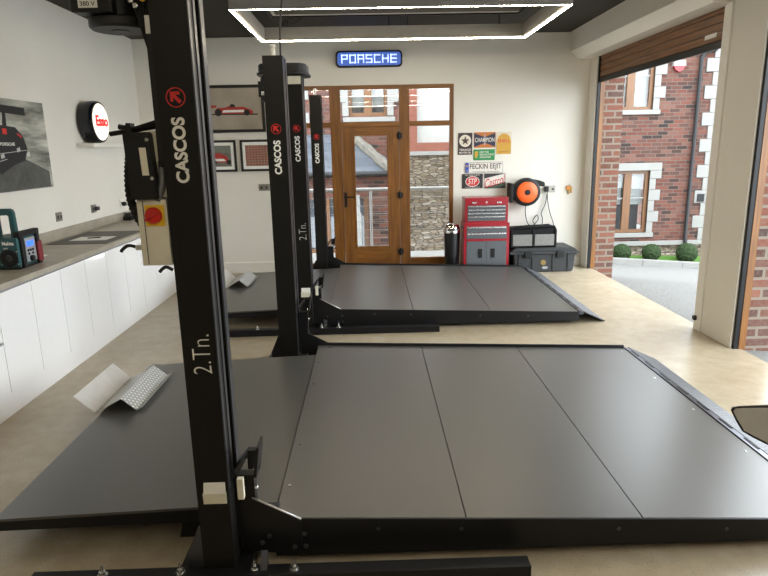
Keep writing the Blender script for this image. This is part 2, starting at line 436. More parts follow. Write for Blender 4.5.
for dy, lab in ((-3.25, 'added unseen rectangular ring light above the nearest lift'), (-6.6, 'added unseen rectangular ring light behind the camera')):
    r = copy_tree(ring); r.location.y += dy; r['label'] = lab  # out-of-view copies of the ring, added to brighten the room

# ================================================================== OAK GLAZED SCREEN AND DOOR
scr = sempty('window_1', (0.025, YB, WZ0), 'golden oak glazed screen around the garden door', 'window')
fy0, fy1 = YB+0.005, YB+0.085
def bar(mb, x0, x1, z0, z1, dy=0): return mb.box(x0, x1, fy0-dy, fy1, z0, z1, 0.006)
m = MB()
bar(m, WX0, WX0+0.05, WZ0, WZ1); bar(m, WX1-0.05, WX1, WZ0, WZ1); bar(m, -0.50, -0.36, WZ0, WZ1); bar(m, 0.41, 0.545, WZ0, WZ1)
m.build('frame_post', OAK, scr)
m = MB()
for x0, x1 in ((WX0+0.05, -0.50), (-0.36, 0.41), (0.545, WX1-0.05)):
    bar(m, x0, x1, WZ1-0.05, WZ1); bar(m, x0, x1, 1.92, 1.985)
bar(m, WX0+0.05, -0.50, WZ0, 0.10); bar(m, 0.545, WX1-0.05, WZ0, 0.15)
m.build('frame_rail', OAKX, scr)
for x0, x1, z0, z1 in ((WX0+0.05, -0.50, 0.10, 1.92), (WX0+0.05, -0.50, 1.985, WZ1-0.05), (-0.36, 0.41, 1.985, WZ1-0.05), (0.545, WX1-0.05, 0.15, 1.92), (0.545, WX1-0.05, 1.985, WZ1-0.05)):
    MB().box(x0, x1, YB+0.05, YB+0.056, z0, z1).build('pane', GLASS, scr)
door = sempty('door_1', (0.025, YB, WZ0), 'golden oak half glazed door with black hinges', 'door')
m = MB().box(-0.355, -0.20, fy0-0.012, fy1-0.01, 0.06, 1.918, 0.006).box(0.255, 0.405, fy0-0.012, fy1-0.01, 0.06, 1.918, 0.006)
m.build('stile', OAK, door)
m = MB().box(-0.20, 0.255, fy0-0.012, fy1-0.01, 1.815, 1.918, 0.004).box(-0.20, 0.255, fy0-0.012, fy1-0.01, 0.06, 0.315, 0.004)
m.build('rail', OAKX, door)
MB().box(-0.205, 0.26, YB+0.045, YB+0.051, 0.31, 1.82).build('pane', GLASS, door)
m = MB().box(-0.21, -0.185, fy0-0.022, fy0-0.01, 0.30, 1.83, 0.004).box(0.24, 0.265, fy0-0.022, fy0-0.01, 0.30, 1.83, 0.004).box(-0.185, 0.24, fy0-0.022, fy0-0.01, 1.805, 1.83, 0.004).box(-0.185, 0.24, fy0-0.022, fy0-0.01, 0.30, 0.33, 0.004)
m.build('glazing_bead', OAK, door)
m = MB().box(-0.345, -0.31, fy0-0.022, fy0-0.01, 0.87, 1.07, 0.005).tube([(-0.328, fy0-0.02, 1.01), (-0.328, fy0-0.06, 1.01), (-0.315, fy0-0.068, 1.01), (-0.20, fy0-0.068, 1.01)], 0.009, 10).lathe((-0.328, fy0-0.026, 0.92), [(0.012, 0), (0.012, 0.008)], 'y', 12)
m.build('handle', BPLAS, door)
for z in (1.80, 1.02, 0.25):
    MB().box(0.375, 0.445, fy0-0.03, fy0-0.008, z-0.035, z+0.035, 0.004).tube([(0.408, fy0-0.03, z-0.05), (0.408, fy0-0.03, z+0.05)], 0.012, 10).build('hinge', BPLAS, door)

# ================================================================== OUTSIDE
def gz(x, y): return -0.02-0.08*(max(x, 3.0)-3.0)-0.129*max(0, y-7.2)
g = MB(); xs = [2.985, 3.3, 4, 5, 6, 7, 8, 9, 11, 14, 18]; ys = [-8, -4, 0, 2, 4, 5, 6, 7, 7.2, 8, 9, 10, 11, 12, 13.0]
pts = [(x, y, gz(x, y)) for y in ys for x in xs]; n = len(xs)
g.poly(pts, [(j*n+i, j*n+i+1, (j+1)*n+i+1, (j+1)*n+i) for j in range(len(ys)-1) for i in range(n-1)])
struct(g.build('ground_driveway', GRAVEL), 'pale gravel driveway sloping away from the garage', 'driveway')
kb = MB()
for i in range(7):
    a, b = 3.3+i*0.9, 3.3+i*0.9+0.89
    kb.poly([(a, 13.0, gz(a, 13)-0.2), (b, 13.0, gz(b, 13)-0.2), (b, 13.0, gz(b, 13)+0.12), (a, 13.0, gz(a, 13)+0.12), (a, 13.18, gz(a, 13)-0.2), (b, 13.18, gz(b, 13)-0.2), (b, 13.18, gz(b, 13)+0.12), (a, 13.18, gz(a, 13)+0.12)],
            [(0, 1, 2, 3), (3, 2, 6, 7), (5, 4, 7, 6), (1, 5, 6, 2), (0, 3, 7, 4)])
struct(kb.build('kerb', STONEW), 'white stone kerb at the end of the driveway', 'kerb')
lw = MB().poly([(3.0, 13.19, -0.87), (9.5, 13.19, -1.13), (9.5, 13.93, -1.05), (3.0, 13.93, -0.84)], [(0, 1, 2, 3)]).build('lawn_grass', GRASS)
tag(lw, 'strip of bright lawn between the kerb and brick house', 'lawn', kind='stuff')
struct(MB().box(-9, 2.98, 8.45, 30, -1.6, -1.2).box(9.5, 40, 13.0, 40, -1.6, -1.3).build('ground_yard', GRAVEL), 'low yard behind the garage', 'yard')

def ball(x, y, z, r, label):
    b = bmesh.new(); bmesh.ops.create_icosphere(b, subdivisions=4, radius=r)
    rnd = random.Random(int(x*100))
    for v in b.verts:
        v.co *= 1+rnd.uniform(-0.05, 0.06)
        if v.co.z < -r*0.75: v.co.z = -r*0.75
    mb = MB(); mb.add(b, Matrix.Translation((x, y, z+r*0.72)))
    o = anchor(mb.build('box_ball_shrub', LEAF)); tag(o, label, 'shrub', 'clipped ball shrubs on the lawn')
ball(5.70, 13.45, -0.93, 0.2, 'round clipped shrub on the lawn nearest the brick pier')
ball(6.38, 13.45, -0.95, 0.2, 'round clipped shrub on the lawn below the lower window edge')
ball(7.20, 13.45, -0.995, 0.225, 'round clipped shrub on the lawn at the foot of the downpipe')

HY = 14.0
house = thing('brick_house', (3.0, HY, -1.2), 'red brick house with white stone quoins across the driveway', 'house')
m = MB()
def holes_wall(mb, x0, x1, z0, z1, y0, y1, holes):
    xs = sorted({x0, x1, *[h[0] for h in holes], *[h[1] for h in holes]}); zs = sorted({z0, z1, *[h[2] for h in holes], *[h[3] for h in holes]})
    for i in range(len(xs)-1):
        for j in range(len(zs)-1):
            cx, cz = (xs[i]+xs[i+1])/2, (zs[j]+zs[j+1])/2
            if not any(h[0] < cx < h[1] and h[2] < cz < h[3] for h in holes): mb.box(xs[i], xs[i+1], y0, y1, zs[j], zs[j+1])
    return mb
HOLES = [(5.50, 6.46, -0.42, 1.02), (5.40, 6.40, 2.36, 3.7), (-0.43, 0.43, 2.34, 3.6)]
holes_wall(m, -7, 7.88, -0.62, 4.5, HY, HY+0.25, HOLES).box(7.6, 7.88, HY+0.25, HY+8, -0.62, 4.5)
m.build('brick_wall', BRICK, house)
MB().prism([(HY-0.3, 4.45), (HY+4, 7.4), (HY+8.3, 4.45)], 'x', -7.2, 8.1).build('roof', SLATE, house)
MB().box(3, 7.9, HY-0.02, HY+0.25, -1.3, -0.72).build('stone_plinth', STONE, house)
MB().box(2.9, 7.95, HY-0.06, HY+0.2, -0.72, -0.62, 0.01).build('plinth_coping', STONEW, house)
def cwin(x0, x1, z0, z1, bars, curtain):
    f = MB(); fw = 0.075
    f.box(x0, x1, HY+0.05, HY+0.12, z0, z0+fw).box(x0, x1, HY+0.05, HY+0.12, z1-fw, z1).box(x0, x0+fw, HY+0.05, HY+0.12, z0+fw, z1-fw).box(x1-fw, x1, HY+0.05, HY+0.12, z0+fw, z1-fw)
    xm = (x0+x1)/2; f.box(xm-0.085, xm+0.085, HY+0.045, HY+0.12, z0+fw, z1-fw)
    o = f.build('window_frame', OAKOUT, house)
    for a, b in ((x0+fw, xm-0.085), (xm+0.085, x1-fw)):
        MB().box(a, b, HY+0.085, HY+0.095, z0+fw, z1-fw).build('pane', GLASS, o)
        MB().box(a, b, HY+0.07, HY+0.085, z0+(z1-z0)*bars-0.012, z0+(z1-z0)*bars+0.012).build('glazing_bar', OUTW if bars < 0.6 else OAKOUT, o)
        MB().box(a, b, HY+0.2, HY+0.22, z0+fw+(z1-z0)*curtain, z1-fw).build('blind', M('pale_blind', (150, 156, 154), 0.8), o)
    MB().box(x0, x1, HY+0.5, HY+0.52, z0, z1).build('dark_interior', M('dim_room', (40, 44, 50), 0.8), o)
cwin(5.50, 6.46, -0.42, 1.02, 0.56, 0.40); cwin(5.40, 6.40, 2.36, 3.7, 0.55, 0.0); cwin(-0.43, 0.43, 2.34, 3.6, 0.75, 0.10)
m = MB().box(5.2, 6.72, HY-0.03, HY+0.1, 1.02, 1.19, 0.008); m.build('lintel', STONEW, house)
for a, b, z in ((5.3, 6.62, -0.52), (5.25, 6.56, 2.26), (-0.56, 0.60, 2.22)):
    MB().box(a, b, HY-0.06, HY+0.12, z, z+0.1, 0.008).build('sill', STONEW, house)
def quoins(x_in, sgn, z0, z1, wide=0.26, narrow=0.14, h=0.25):
    z = z0; k = 0
    while z < z1:
        ww = wide if k % 2 else narrow
        a, b = sorted((x_in, x_in+sgn*ww)); MB().box(a, b, HY-0.025, HY+0.05, z+0.004, min(z+h, z1)-0.004, 0.006).build('quoin_stone', STONEW, house)
        z += h; k += 1
quoins(6.46, 1, -0.42, 1.02); quoins(6.40, 1, 2.36, 3.7); quoins(0.43, 1, 2.34, 3.5, 0.32, 0.14, 0.3); quoins(-0.43, -1, 2.34, 3.5, 0.32, 0.14, 0.3)
quoins(7.90, -1, -0.62, 4.4, 0.36, 0.2, 0.29); quoins(-1.65, 1, 1.9, 3.5, 0.34, 0.2, 0.27)
MB().tube([(7.38, HY-0.07, 3.45), (7.38, HY-0.07, -0.55), (7.38, HY-0.10, -0.62), (7.38, HY-0.10, -0.86)], 0.042, 12).tube([(7.38, HY-0.07, 3.40), (7.43, HY-0.07, 3.55), (7.70, HY-0.07, 3.62)], 0.042, 12).build('downpipe', BPLAS, house)
al = MB().prism([(6.78, 3.40), (7.02, 3.40), (7.04, 3.28), (6.76, 3.28)], 'y', HY-0.09, HY).build('alarm_box', OUTW, house)
MB().prism([(6.77, 3.278), (7.03, 3.278), (6.98, 3.19), (6.9, 3.15), (6.82, 3.19)], 'y', HY-0.088, HY).build('strobe_cover', M('dark_red_lens', (120, 30, 36), 0.3), al)
MB().box(7.60, 7.76, HY-0.045, HY-0.02, 0.28, 0.46, 0.004).build('number_plaque', BPLAS, house)
# pale house further off
ph = thing('white_house', (14.5, 26, -1.3), 'distant white house beyond the quoined corner', 'house')
MB().box(12.5, 22, 26, 32, -1.3, 7.5).build('wall', M('white_render', (120, 122, 125), 0.85), ph)
MB().prism([(25.7, 7.5), (32.3, 7.5), (29, 9.6)], 'x', 12.2, 22.3).build('roof', SLATE, ph)
for z in (0.2, 3.0, 5.4): MB().box(13.9, 14.9, 25.95, 26.02, z, z+1.2).build('window', DGLASS, ph)

# annexe with slate roof seen through the garden door
an = thing('slate_annexe', (-1.5, 13.4, -1.2), 'low annexe with blue grey slate roof behind the balcony', 'building')
HIP = bumpy('mossy_stone_hip', (88, 84, 76), 0.9, 14, 0.8, var=0.5)
MB().poly([(-4.5, 12.7, 1.18), (0.42, 12.7, 1.18), (-0.45, 13.92, 1.95), (-4.5, 13.92, 1.95), (-4.5, 12.7, 1.14), (0.42, 12.7, 1.14)], [(0, 1, 2, 3), (4, 5, 1, 0)]).build('roof_slope', SLATE, an)
MB().poly([(0.42, 12.7, 1.18), (0.80, 13.92, 1.18), (-0.45, 13.92, 1.95)], [(0, 1, 2)]).build('hip_slope', SLATE, an)
hp = [Vector((0.44, 12.68, 1.19)).lerp(Vector((-0.43, 13.90, 1.97)), k/9) for k in range(10)]
MB().tube(hp, [0.10+0.012*((k*7) % 3) for k in range(10)], 8).build('stone_hip', HIP, an)
MB().tube([(-4.5, 12.66, 1.12), (0.47, 12.66, 1.12)], 0.055, 10).build('gutter', BPLAS, an)
MB().box(-4.5, 0.42, 12.85, 13.92, 0.62, 1.14).box(-0.05, 0.42, 12.85, 13.92, -1.3, 0.62).box(-4.5, -1.75, 12.85, 13.92, -1.3, 0.62).box(-1.75, -0.05, 12.85, 13.92, -1.3, -0.55).build('wall', BRICK, an)
for a, b in ((-1.75, -1.66), (-1.42, -1.30), (-1.02, -0.86), (-0.56, -0.45), (-0.14, -0.05)):
    MB().box(a, b, 12.86, 13.0, -0.55, 0.62).build('oak_post', OAKOUT, an)
MB().box(-1.66, -0.14, 12.95, 12.97, -0.47, 0.62).build('pane', DGLASS, an)
MB().box(-1.75, -0.05, 12.84, 13.0, -0.55, -0.45).build('oak_sill', OAKOUT, an)
MB().lathe((-0.28, 12.7, -1.2), [(0.1, 0), (0.1, 1.5), (0.07, 1.55), (0.07, 1.9)], n=16).build('white_flue', OUTW, an)
st = thing('stone_garden_wall', (1.4, 11, -1.2), 'coursed stone wall with pale panel above outside the right side pane', 'garden wall')
MB().box(0.62, 2.9, 11.0, 11.3, -1.25, 1.5).build('stone_course', STONE, st)
MB().box(0.58, 2.95, 10.96, 11.34, 1.5, 1.57, 0.01).build('coping', STONEW, st)
m = holes_wall(MB(), 0.62, 2.9, 1.57, 3.6, 11.02, 11.25, [(0.86, 2.4, 1.72, 3.4)]); m.build('brick_surround', M('salmon_brick', (112, 66, 52), 0.85, var=0.2, scale=25), st)
MB().box(0.86, 2.4, 11.1, 11.15, 1.72, 3.4).build('pale_panel', M('pale_panel', (150, 149, 145), 0.6), st)
# balcony
struct(MB().box(-2.6, 2.6, YB+0.2, 9.7, -0.12, 0.0).build('balcony_floor', STONEW), 'pale balcony slab outside the oak door', 'balcony')
rl = thing('balcony_railing', (0, 9.5, 0), 'white steel balcony railing with horizontal wires outside the door', 'railing')
MB().tube([(-2.5, 9.5, 1.02), (2.5, 9.5, 1.02)], 0.026, 12).build('top_rail', OUTW, rl)
for x in (-2.4, -1.2, 0.01, 1.35, 2.4): MB().tube([(x, 9.5, 0), (x, 9.5, 1.0)], 0.021, 10).lathe((x, 9.5, 0), [(0.05, 0), (0.05, 0.012)], n=14).build('post', OUTW, rl)
for i in range(7): MB().tube([(-2.5, 9.5, 0.14+i*0.125), (2.5, 9.5, 0.14+i*0.125)], 0.0035, 6).build('wire', M('grey_wire', (120, 120, 118), 0.6), rl)

# ================================================================== WORKTOP RUN
XF = -2.34
tag(anchor(MB().box(XL, XF+0.012, 2.88, 7.75, 0.822, 0.86, 0.003).build('worktop', WORKTOP)), 'long grey stone worktop along the left wall', 'worktop')
tag(anchor(MB().box(XL+0.0005, XL+0.02, 2.88, 7.75, 0.8605, 0.955, 0.002).build('upstand', WORKTOP)), 'grey stone upstand along the back of the worktop', 'upstand')
CABL = ['white gloss drawer unit at the picture edge, first from the camera', 'white gloss drawer unit with two fronts below the green radio', 'white gloss cabinet under the green radio',
        'white gloss cabinet just right of the one under the radio', 'white gloss cabinet left of the black desk mat', 'white gloss cabinet under the near end of the desk mat',
        'white gloss cabinet under the white sheet of paper', 'white gloss cabinet under the far end of the desk mat', 'white gloss cabinet just past the desk mat', 'white gloss cabinet behind the nearest lift column',
        'white gloss cabinet second from the far end of the worktop', 'white gloss cabinet at the far end of the worktop']
for i in range(12):
    y0 = 2.9+0.4*i; y1 = y0+0.4
    c = thing('base_cabinet', (-2.66, (y0+y1)/2, 0.15), CABL[i], 'cabinet', 'white gloss cabinets under the worktop')
    MB().box(XL+0.0005, XF-0.022, y0+0.001, y1-0.001, 0.165, 0.822).build('body', M('carcass_gap_shade', (150, 150, 150), 0.5), c)  # carcass coloured grey so the gaps between fronts look shaded
    if i < 2:
        for a, b in ((0.158, 0.48), (0.50, 0.805)): MB().box(XF-0.02, XF, y0+0.0025, y1-0.0025, a, b, 0.0012).build('drawer', GLOSSW, c)
    else:
        MB().box(XF-0.02, XF, y0+0.0025, y1-0.0025, 0.158, 0.805, 0.0012).build('door', GLOSSW, c)
for (a, b), lab in zip(((2.9, 3.6), (3.602, 6.17), (6.172, 7.72)), ('white plinth board under the near drawer units', 'long white plinth board below the middle cabinets', 'white plinth board at the far end behind the column')):
    tag(anchor(MB().box(-2.38, -2.362, a, b, 0.0, 0.148, 0.001).build('plinth_board', GLOSSW)), lab, 'plinth', 'plinth boards under the cabinets')

# radio
rd = thing('jobsite_radio', (-2.56, 4.37, 0.86), 'teal and black jobsite radio with carry handle on the worktop', 'radio')
RX0, RX1, RY0, RY1 = -2.70, -2.475, 4.24, 4.52
MB().box(RX0, RX1, RY0, RY1, 0.875, 1.085, 0.02).build('body', TEAL, rd)
m = MB()
for y in (RY0+0.05, RY1-0.03): m.box(RX1-0.02, RX1+0.018, y-0.02, y+0.02, 0.865, 1.11, 0.01)
m.box(RX1-0.03, RX1+0.015, RY0+0.02, RY1, 1.085, 1.125, 0.012).box(RX0+0.02, RX1, RY0+0.01, RY1-0.01, 0.861, 0.885, 0.008)
m.build('bumper_frame', BPLAS, rd)
hd = MB().prism([(RX0+0.02, 1.08), (RX0+0.02, 1.26), (RX0+0.04, 1.28), (RX1-0.075, 1.28), (RX1-0.055, 1.26), (RX1-0.05, 1.08), (RX1-0.085, 1.08), (RX1-0.085, 1.235), (RX0+0.06, 1.235), (RX0+0.06, 1.08)], 'y', 4.33, 4.38, 0.006)
hd.build('handle', TEAL, rd)
fp = MB().box(RX1-0.004, RX1+0.008, RY0+0.09, RY1-0.06, 0.90, 1.07, 0.006).build('control_panel', M('silver_panel', (176, 178, 182), 0.35, metal=0.5), rd)
MB().box(RX1+0.008, RX1+0.011, 4.35, 4.43, 1.01, 1.045).build('display', emitter('blue_display', (40, 90, 255), 2.0), fp)
for y, z in ((4.355, 0.98), (4.385, 0.98), (4.415, 0.98), (4.36, 0.955), (4.41, 0.955)): MB().lathe((RX1+0.007, y, z), [(0.009, 0), (0.009, 0.006)], 'x', 10).build('button', BPLAS, fp)
MB().lathe((RX1+0.008, 4.385, 0.92), [(0.022, 0), (0.02, 0.018)], 'x', 18).build('dial', BPLAS, fp)
MB().box(RX1-0.01, RX1+0.02, 4.47, 4.53, 0.88, 1.03, 0.01).build('battery_cover', M('maroon_plastic', (120, 30, 40), 0.45), rd)
sk = MB().lathe((-2.54, RY0-0.001, 0.945), [(0.062, 0), (0.062, -0.006), (0.05, -0.009), (0.03, -0.004)], 'y', 24).build('speaker', BPLAS, rd)
MB().lathe((-2.54, RY0-0.005, 0.945), [(0.022, 0), (0.02, -0.008), (0.008, -0.012)], 'y', 18).build('cone', GPLAS, sk)
for x in (-2.60, -2.482):
    for z in (0.90, 0.99): MB().lathe((x, RY0+0.001, z), [(0.005, 0), (0.005, -0.004)], 'y', 8).build('screw', STEEL, rd)
lettering('Makita', (-2.575, -2.495, 1.035, 1.06), RY0-0.0005, '-y', LETTER, 'lettering', rd, 0.02)
lettering('XGT', (-2.572, -2.54, 1.008, 1.018), RY0-0.0005, '-y', LETTER, 'lettering', rd)

tag(anchor(MB().box(-2.91, -2.37, 5.42, 6.28, 0.8605, 0.864, 0.001).build('desk_mat', M('black_leather_mat', (62, 58, 52), 0.5))), 'black desk mat lying on the grey worktop', 'mat')
tag(anchor(MB().box(-2.80, -2.46, 5.62, 5.87, 0.8642, 0.8652).build('paper_sheet', PAPER)), 'white sheet of paper lying on the black desk mat', 'paper')
pn = thing('pen', (-2.62, 5.76, 0.866), 'dark pen lying on the white sheet of paper', 'pen')
MB().tube([(-2.68, 5.74, 0.8705), (-2.58, 5.77, 0.8705)], 0.0048, 10).build('barrel', BLACKD, pn); MB().tube([(-2.58, 5.77, 0.8705), (-2.56, 5.776, 0.8705)], [0.0048, 0.001], 10).build('tip', STEEL, pn)
tag(anchor(MB().box(-2.72, -2.60, 4.72, 4.86, 0.8605, 0.8625).build('card', PAPER)), 'small white card on the worktop just behind the radio', 'card')
ch = thing('battery_charger', (-2.9, 7.35, 0.86), 'small dark gadget at the far end of the worktop', 'charger')
MB().box(-2.95, -2.85, 7.28, 7.42, 0.861, 0.91, 0.01).build('body', BPLAS, ch); MB().box(-2.93, -2.87, 7.31, 7.39, 0.91, 0.95, 0.008).build('battery', GPLAS, ch)

def wall_socket_left(y, z, label, mat, w=0.11, h=0.085):
    t = thing('wall_socket', (XL, y, z), label, 'socket', 'sockets on the left wall')
    MB().box(XL+0.0005, XL+0.01, y-w/2, y+w/2, z-h/2, z+h/2, 0.002).build('plate', mat, t)
    for s_ in (-1, 1): MB().box(XL+0.01, XL+0.0115, y+s_*0.028-0.012, y+s_*0.028+0.012, z-0.02, z+0.012).build('outlet', GPLAS, t)
    return t
wall_socket_left(5.85, 1.067, 'grey wall socket above the near end of the desk mat', SOCK)
t = wall_socket_left(6.60, 1.071, 'grey wall socket above the far end of the desk mat', SOCK)
MB().box(XL+0.011, XL+0.05, 6.60, 6.65, 1.05, 1.09, 0.006).build('adapter_plug', GPLAS, t)
t = wall_socket_left(7.36, 1.067, 'white wall socket at the far end with a plug in it', PLASTIC_W)
MB().box(XL+0.011, XL+0.05, 7.34, 7.39, 1.03, 1.075, 0.006).build('plug', BPLAS, t)

# canvas with a racing car
cv = thing('canvas_print', (XL, 5.0, 1.72), 'large unframed canvas print of a dark racing car on the left wall', 'picture')
def canvas_mat():
    k = NT('misty_canvas'); mp = k.new('ShaderNodeMapping'); k.link(k.pos(), mp.inputs[0]); mp.inputs['Scale'].default_value = (1, 1.2, 6); mp.inputs['Rotation'].default_value = (0.25, 0, 0)
    k.color(k.ramp(k.noise(1.6, 6, mp.outputs[0], 0.6), [(0.28, lin((70, 70, 66))), (0.5, lin((150, 150, 140))), (0.72, lin((206, 204, 192)))])); k.set(0.7, spec=0.2); return k.m
MB().box(XL+0.0005, XL+0.035, 4.25, 5.775, 1.355, 2.10, 0.002).build('canvas', canvas_mat(), cv)
CX = XL+0.035
def cpoly(name, pts, mat, lift=0.001): MB().prism(pts, 'x', CX, CX+lift).build(name, mat, cv)
DK = M('ink_black', (22, 22, 24), 0.6); SMOKE = M('ink_smoke', (84, 84, 80), 0.8, var=0.35, scale=9)
cpoly('printed_road', [(4.25, 1.36), (5.73, 1.36), (5.73, 1.50), (5.35, 1.62), (4.9, 1.55), (4.25, 1.6)], SMOKE)
cpoly('printed_wing', [(4.5, 2.0), (4.5, 2.06), (5.46, 2.04), (5.46, 1.975)], DK, 0.0014)
cpoly('printed_wing_post', [(5.10, 1.87), (5.13, 1.99), (5.17, 1.99), (5.16, 1.86)], DK, 0.0014)
cpoly('printed_car', [(4.5, 1.60), (4.45, 1.78), (4.6, 1.90), (4.85, 1.945), (5.0, 1.89), (5.28, 1.875), (5.38, 1.80), (5.42, 1.70), (5.36, 1.60), (5.2, 1.57), (5.0, 1.50)], DK, 0.0017)
cpoly('printed_stripe', [(4.6, 1.87), (4.9, 1.875), (4.99, 1.868), (4.99, 1.89), (4.86, 1.91), (4.6, 1.905)], M('ink_orange', (206, 92, 44), 0.6), 0.0021)
cpoly('printed_badge', [(5.09, 1.815), (5.15, 1.815), (5.15, 1.86), (5.09, 1.86)], REDV, 0.0021)
cpoly('printed_tail_light', [(5.30, 1.83), (5.36, 1.80), (5.355, 1.785), (5.29, 1.82)], REDV, 0.0021)
for k, (y, z) in enumerate(((4.92, 1.60), (5.02, 1.62), (5.26, 1.67), (5.40, 1.63))): cpoly('printed_highlight', [(y, z), (y+0.05, z+0.01), (y+0.045, z+0.045), (y-0.005, z+0.03)], M('ink_grey', (190, 190, 186), 0.6), 0.0021)
for y0, y1, z in ((4.9, 5.4, 1.655), (4.88, 5.1, 1.585)): cpoly('printed_line', [(y0, z-0.004), (y1, z+0.03), (y1, z+0.035), (y0, z+0.001)], M('ink_grey', (190, 190, 186), 0.6), 0.0021)
lettering('PORSCHE', (5.03, 5.24, 1.725, 1.75), CX+0.0017, '+x', LETTER, 'lettering', cv, 0.02, 0.0006)

# shelf and round sign
tag(anchor(MB().box(XL+0.0005, -2.80, 6.40, 7.40, 1.715, 1.752, 0.002).build('wall_shelf', PLASTIC_W)), 'short white floating shelf under the round lit sign', 'shelf')
es = thing('globe_sign', (-2.9, 6.62, 1.753), 'round lit sign with red lettering and dark rim on the shelf', 'sign')
EZ = 1.970
MB().lathe((0, 6.66, EZ), [(0.16, -2.975), (0.205, -2.955), (0.215, -2.91), (0.215, -2.84), (0.205, -2.815), (0.19, -2.815)], 'x', 40).build('rim', M('navy_gloss', (18, 20, 30), 0.15), es)
MB().lathe((0, 6.66, EZ), [(0.19, -2.816), (0.185, -2.808), (0.15, -2.803), (0.001, -2.802)], 'x', 40).build('lit_face', emitter('lit_white_face', (255, 248, 236), 0.62), es)
lettering('Esso', (6.515, 6.80, 1.925, 2.035), -2.8015, '+x', emitter('lit_red_letters', (220, 30, 36), 0.7), 'lettering', es, 0.03, 0.004)

# ================================================================== PICTURES ON END WALL
def frame(x0, x1, z0, z1, bw, label, mount=0.05):
    t = thing('picture_frame', ((x0+x1)/2, YB, z0), label, 'picture', 'framed pictures on the end wall')
    m = MB().box(x0, x1, YB-0.03, YB-0.001, z0, z0+bw).box(x0, x1, YB-0.03, YB-0.001, z1-bw, z1).box(x0, x0+bw, YB-0.03, YB-0.001, z0+bw, z1-bw).box(x1-bw, x1, YB-0.03, YB-0.001, z0+bw, z1-bw)
    m.build('frame', M('black_frame', (30, 26, 24), 0.35), t)
    return t
t = frame(-2.28, -1.345, 1.88, 2.475, 0.038, 'large black framed picture of a red racing car in side view')
def vign():
    k = NT('taupe_print'); k.color(k.ramp(k.noise(2.2, 3), [(0.3, lin((150, 140, 126))), (0.7, lin((182, 172, 156)))])); k.set(0.35); return k.m
MB().box(-2.242, -1.383, YB-0.016, YB-0.002, 1.918, 2.437).build('print', vign(), t)
y = YB-0.016
def art(name, pts, mat, d=0.0015): flat(MB(), pts, y, d).build(name, mat, t)
art('printed_body', [(-1.98, 2.12), (-1.97, 2.19), (-1.86, 2.195), (-1.78, 2.225), (-1.74, 2.20), (-1.62, 2.205), (-1.55, 2.175), (-1.50, 2.15), (-1.50, 2.115)], M('ink_red', (170, 52, 44), 0.4))
art('printed_stripe', [(-1.9, 2.135), (-1.88, 2.165), (-1.62, 2.165), (-1.6, 2.135)], PAPER, 0.002)
art('printed_wing', [(-2.06, 2.19), (-2.06, 2.23), (-1.97, 2.225), (-1.97, 2.20)], M('ink_red', (170, 52, 44), 0.4))
for cx, cz, r in ((-1.95, 2.135, 0.045), (-1.58, 2.13, 0.038)): art('printed_wheel', disc_pts(cx, cz, r), DK, 0.0025)
art('printed_nose', [(-2.04, 2.105), (-2.04, 2.118), (-1.44, 2.115), (-1.44, 2.10)], DK, 0.0022)
art('printed_cockpit', [(-1.80, 2.2), (-1.78, 2.24), (-1.74, 2.235), (-1.72, 2.2)], DK, 0.0025)
t = frame(-2.19, -1.755, 1.375, 1.785, 0.03, 'small black framed photo of a red and white racing car')
MB().box(-2.16, -1.785, YB-0.018, YB-0.002, 1.405, 1.755).build('mount', PAPER, t)
y = YB-0.018
art('print', [(-2.12, 1.445), (-1.825, 1.445), (-1.825, 1.715), (-2.12, 1.715)], M('ink_asphalt', (112, 108, 100), 0.5, var=0.2))
art('printed_sky', [(-2.12, 1.64), (-1.825, 1.62), (-1.825, 1.715), (-2.12, 1.715)], M('ink_hill', (120, 126, 116), 0.5), 0.002)
art('printed_car', [(-2.12, 1.50), (-2.12, 1.60), (-1.98, 1.62), (-1.90, 1.585), (-1.86, 1.54), (-1.88, 1.50)], M('ink_red', (170, 52, 44), 0.4), 0.0025)
art('printed_panel', [(-2.08, 1.515), (-2.08, 1.55), (-1.92, 1.545), (-1.90, 1.515)], PAPER, 0.003)
for cx in (-2.05, -1.86): art('printed_wheel', disc_pts(cx, 1.50, 0.03), DK, 0.0035)
t = frame(-1.70, -1.20, 1.375, 1.785, 0.03, 'small black framed chart of tiny pictures in rows')
MB().box(-1.67, -1.23, YB-0.018, YB-0.002, 1.405, 1.755).build('mount', PAPER, t)
art('print', [(-1.635, 1.445), (-1.265, 1.445), (-1.265, 1.715), (-1.635, 1.715)], M('ink_beige', (150, 128, 112), 0.5))
m = MB()
for i in range(9):
    for j in range(8): m.box(-1.625+i*0.04, -1.595+i*0.04, y-0.003, y-0.0014, 1.455+j*0.032, 1.475+j*0.032)
m.build('printed_cars', M('ink_dull_red', (150, 82, 74), 0.5, var=0.4, scale=30), t)
sp_t = thing('switch_plate', (-1.42, YB, 1.16), 'grey metal double switch plate below the framed pictures', 'switch')
MB().box(-1.49, -1.345, YB-0.01, YB-0.0005, 1.115, 1.203, 0.002).build('plate', SOCK, sp_t)
for x in (-1.45, -1.385): MB().box(x-0.012, x+0.012, YB-0.014, YB-0.01, 1.145, 1.172, 0.002).build('rocker', GPLAS, sp_t)

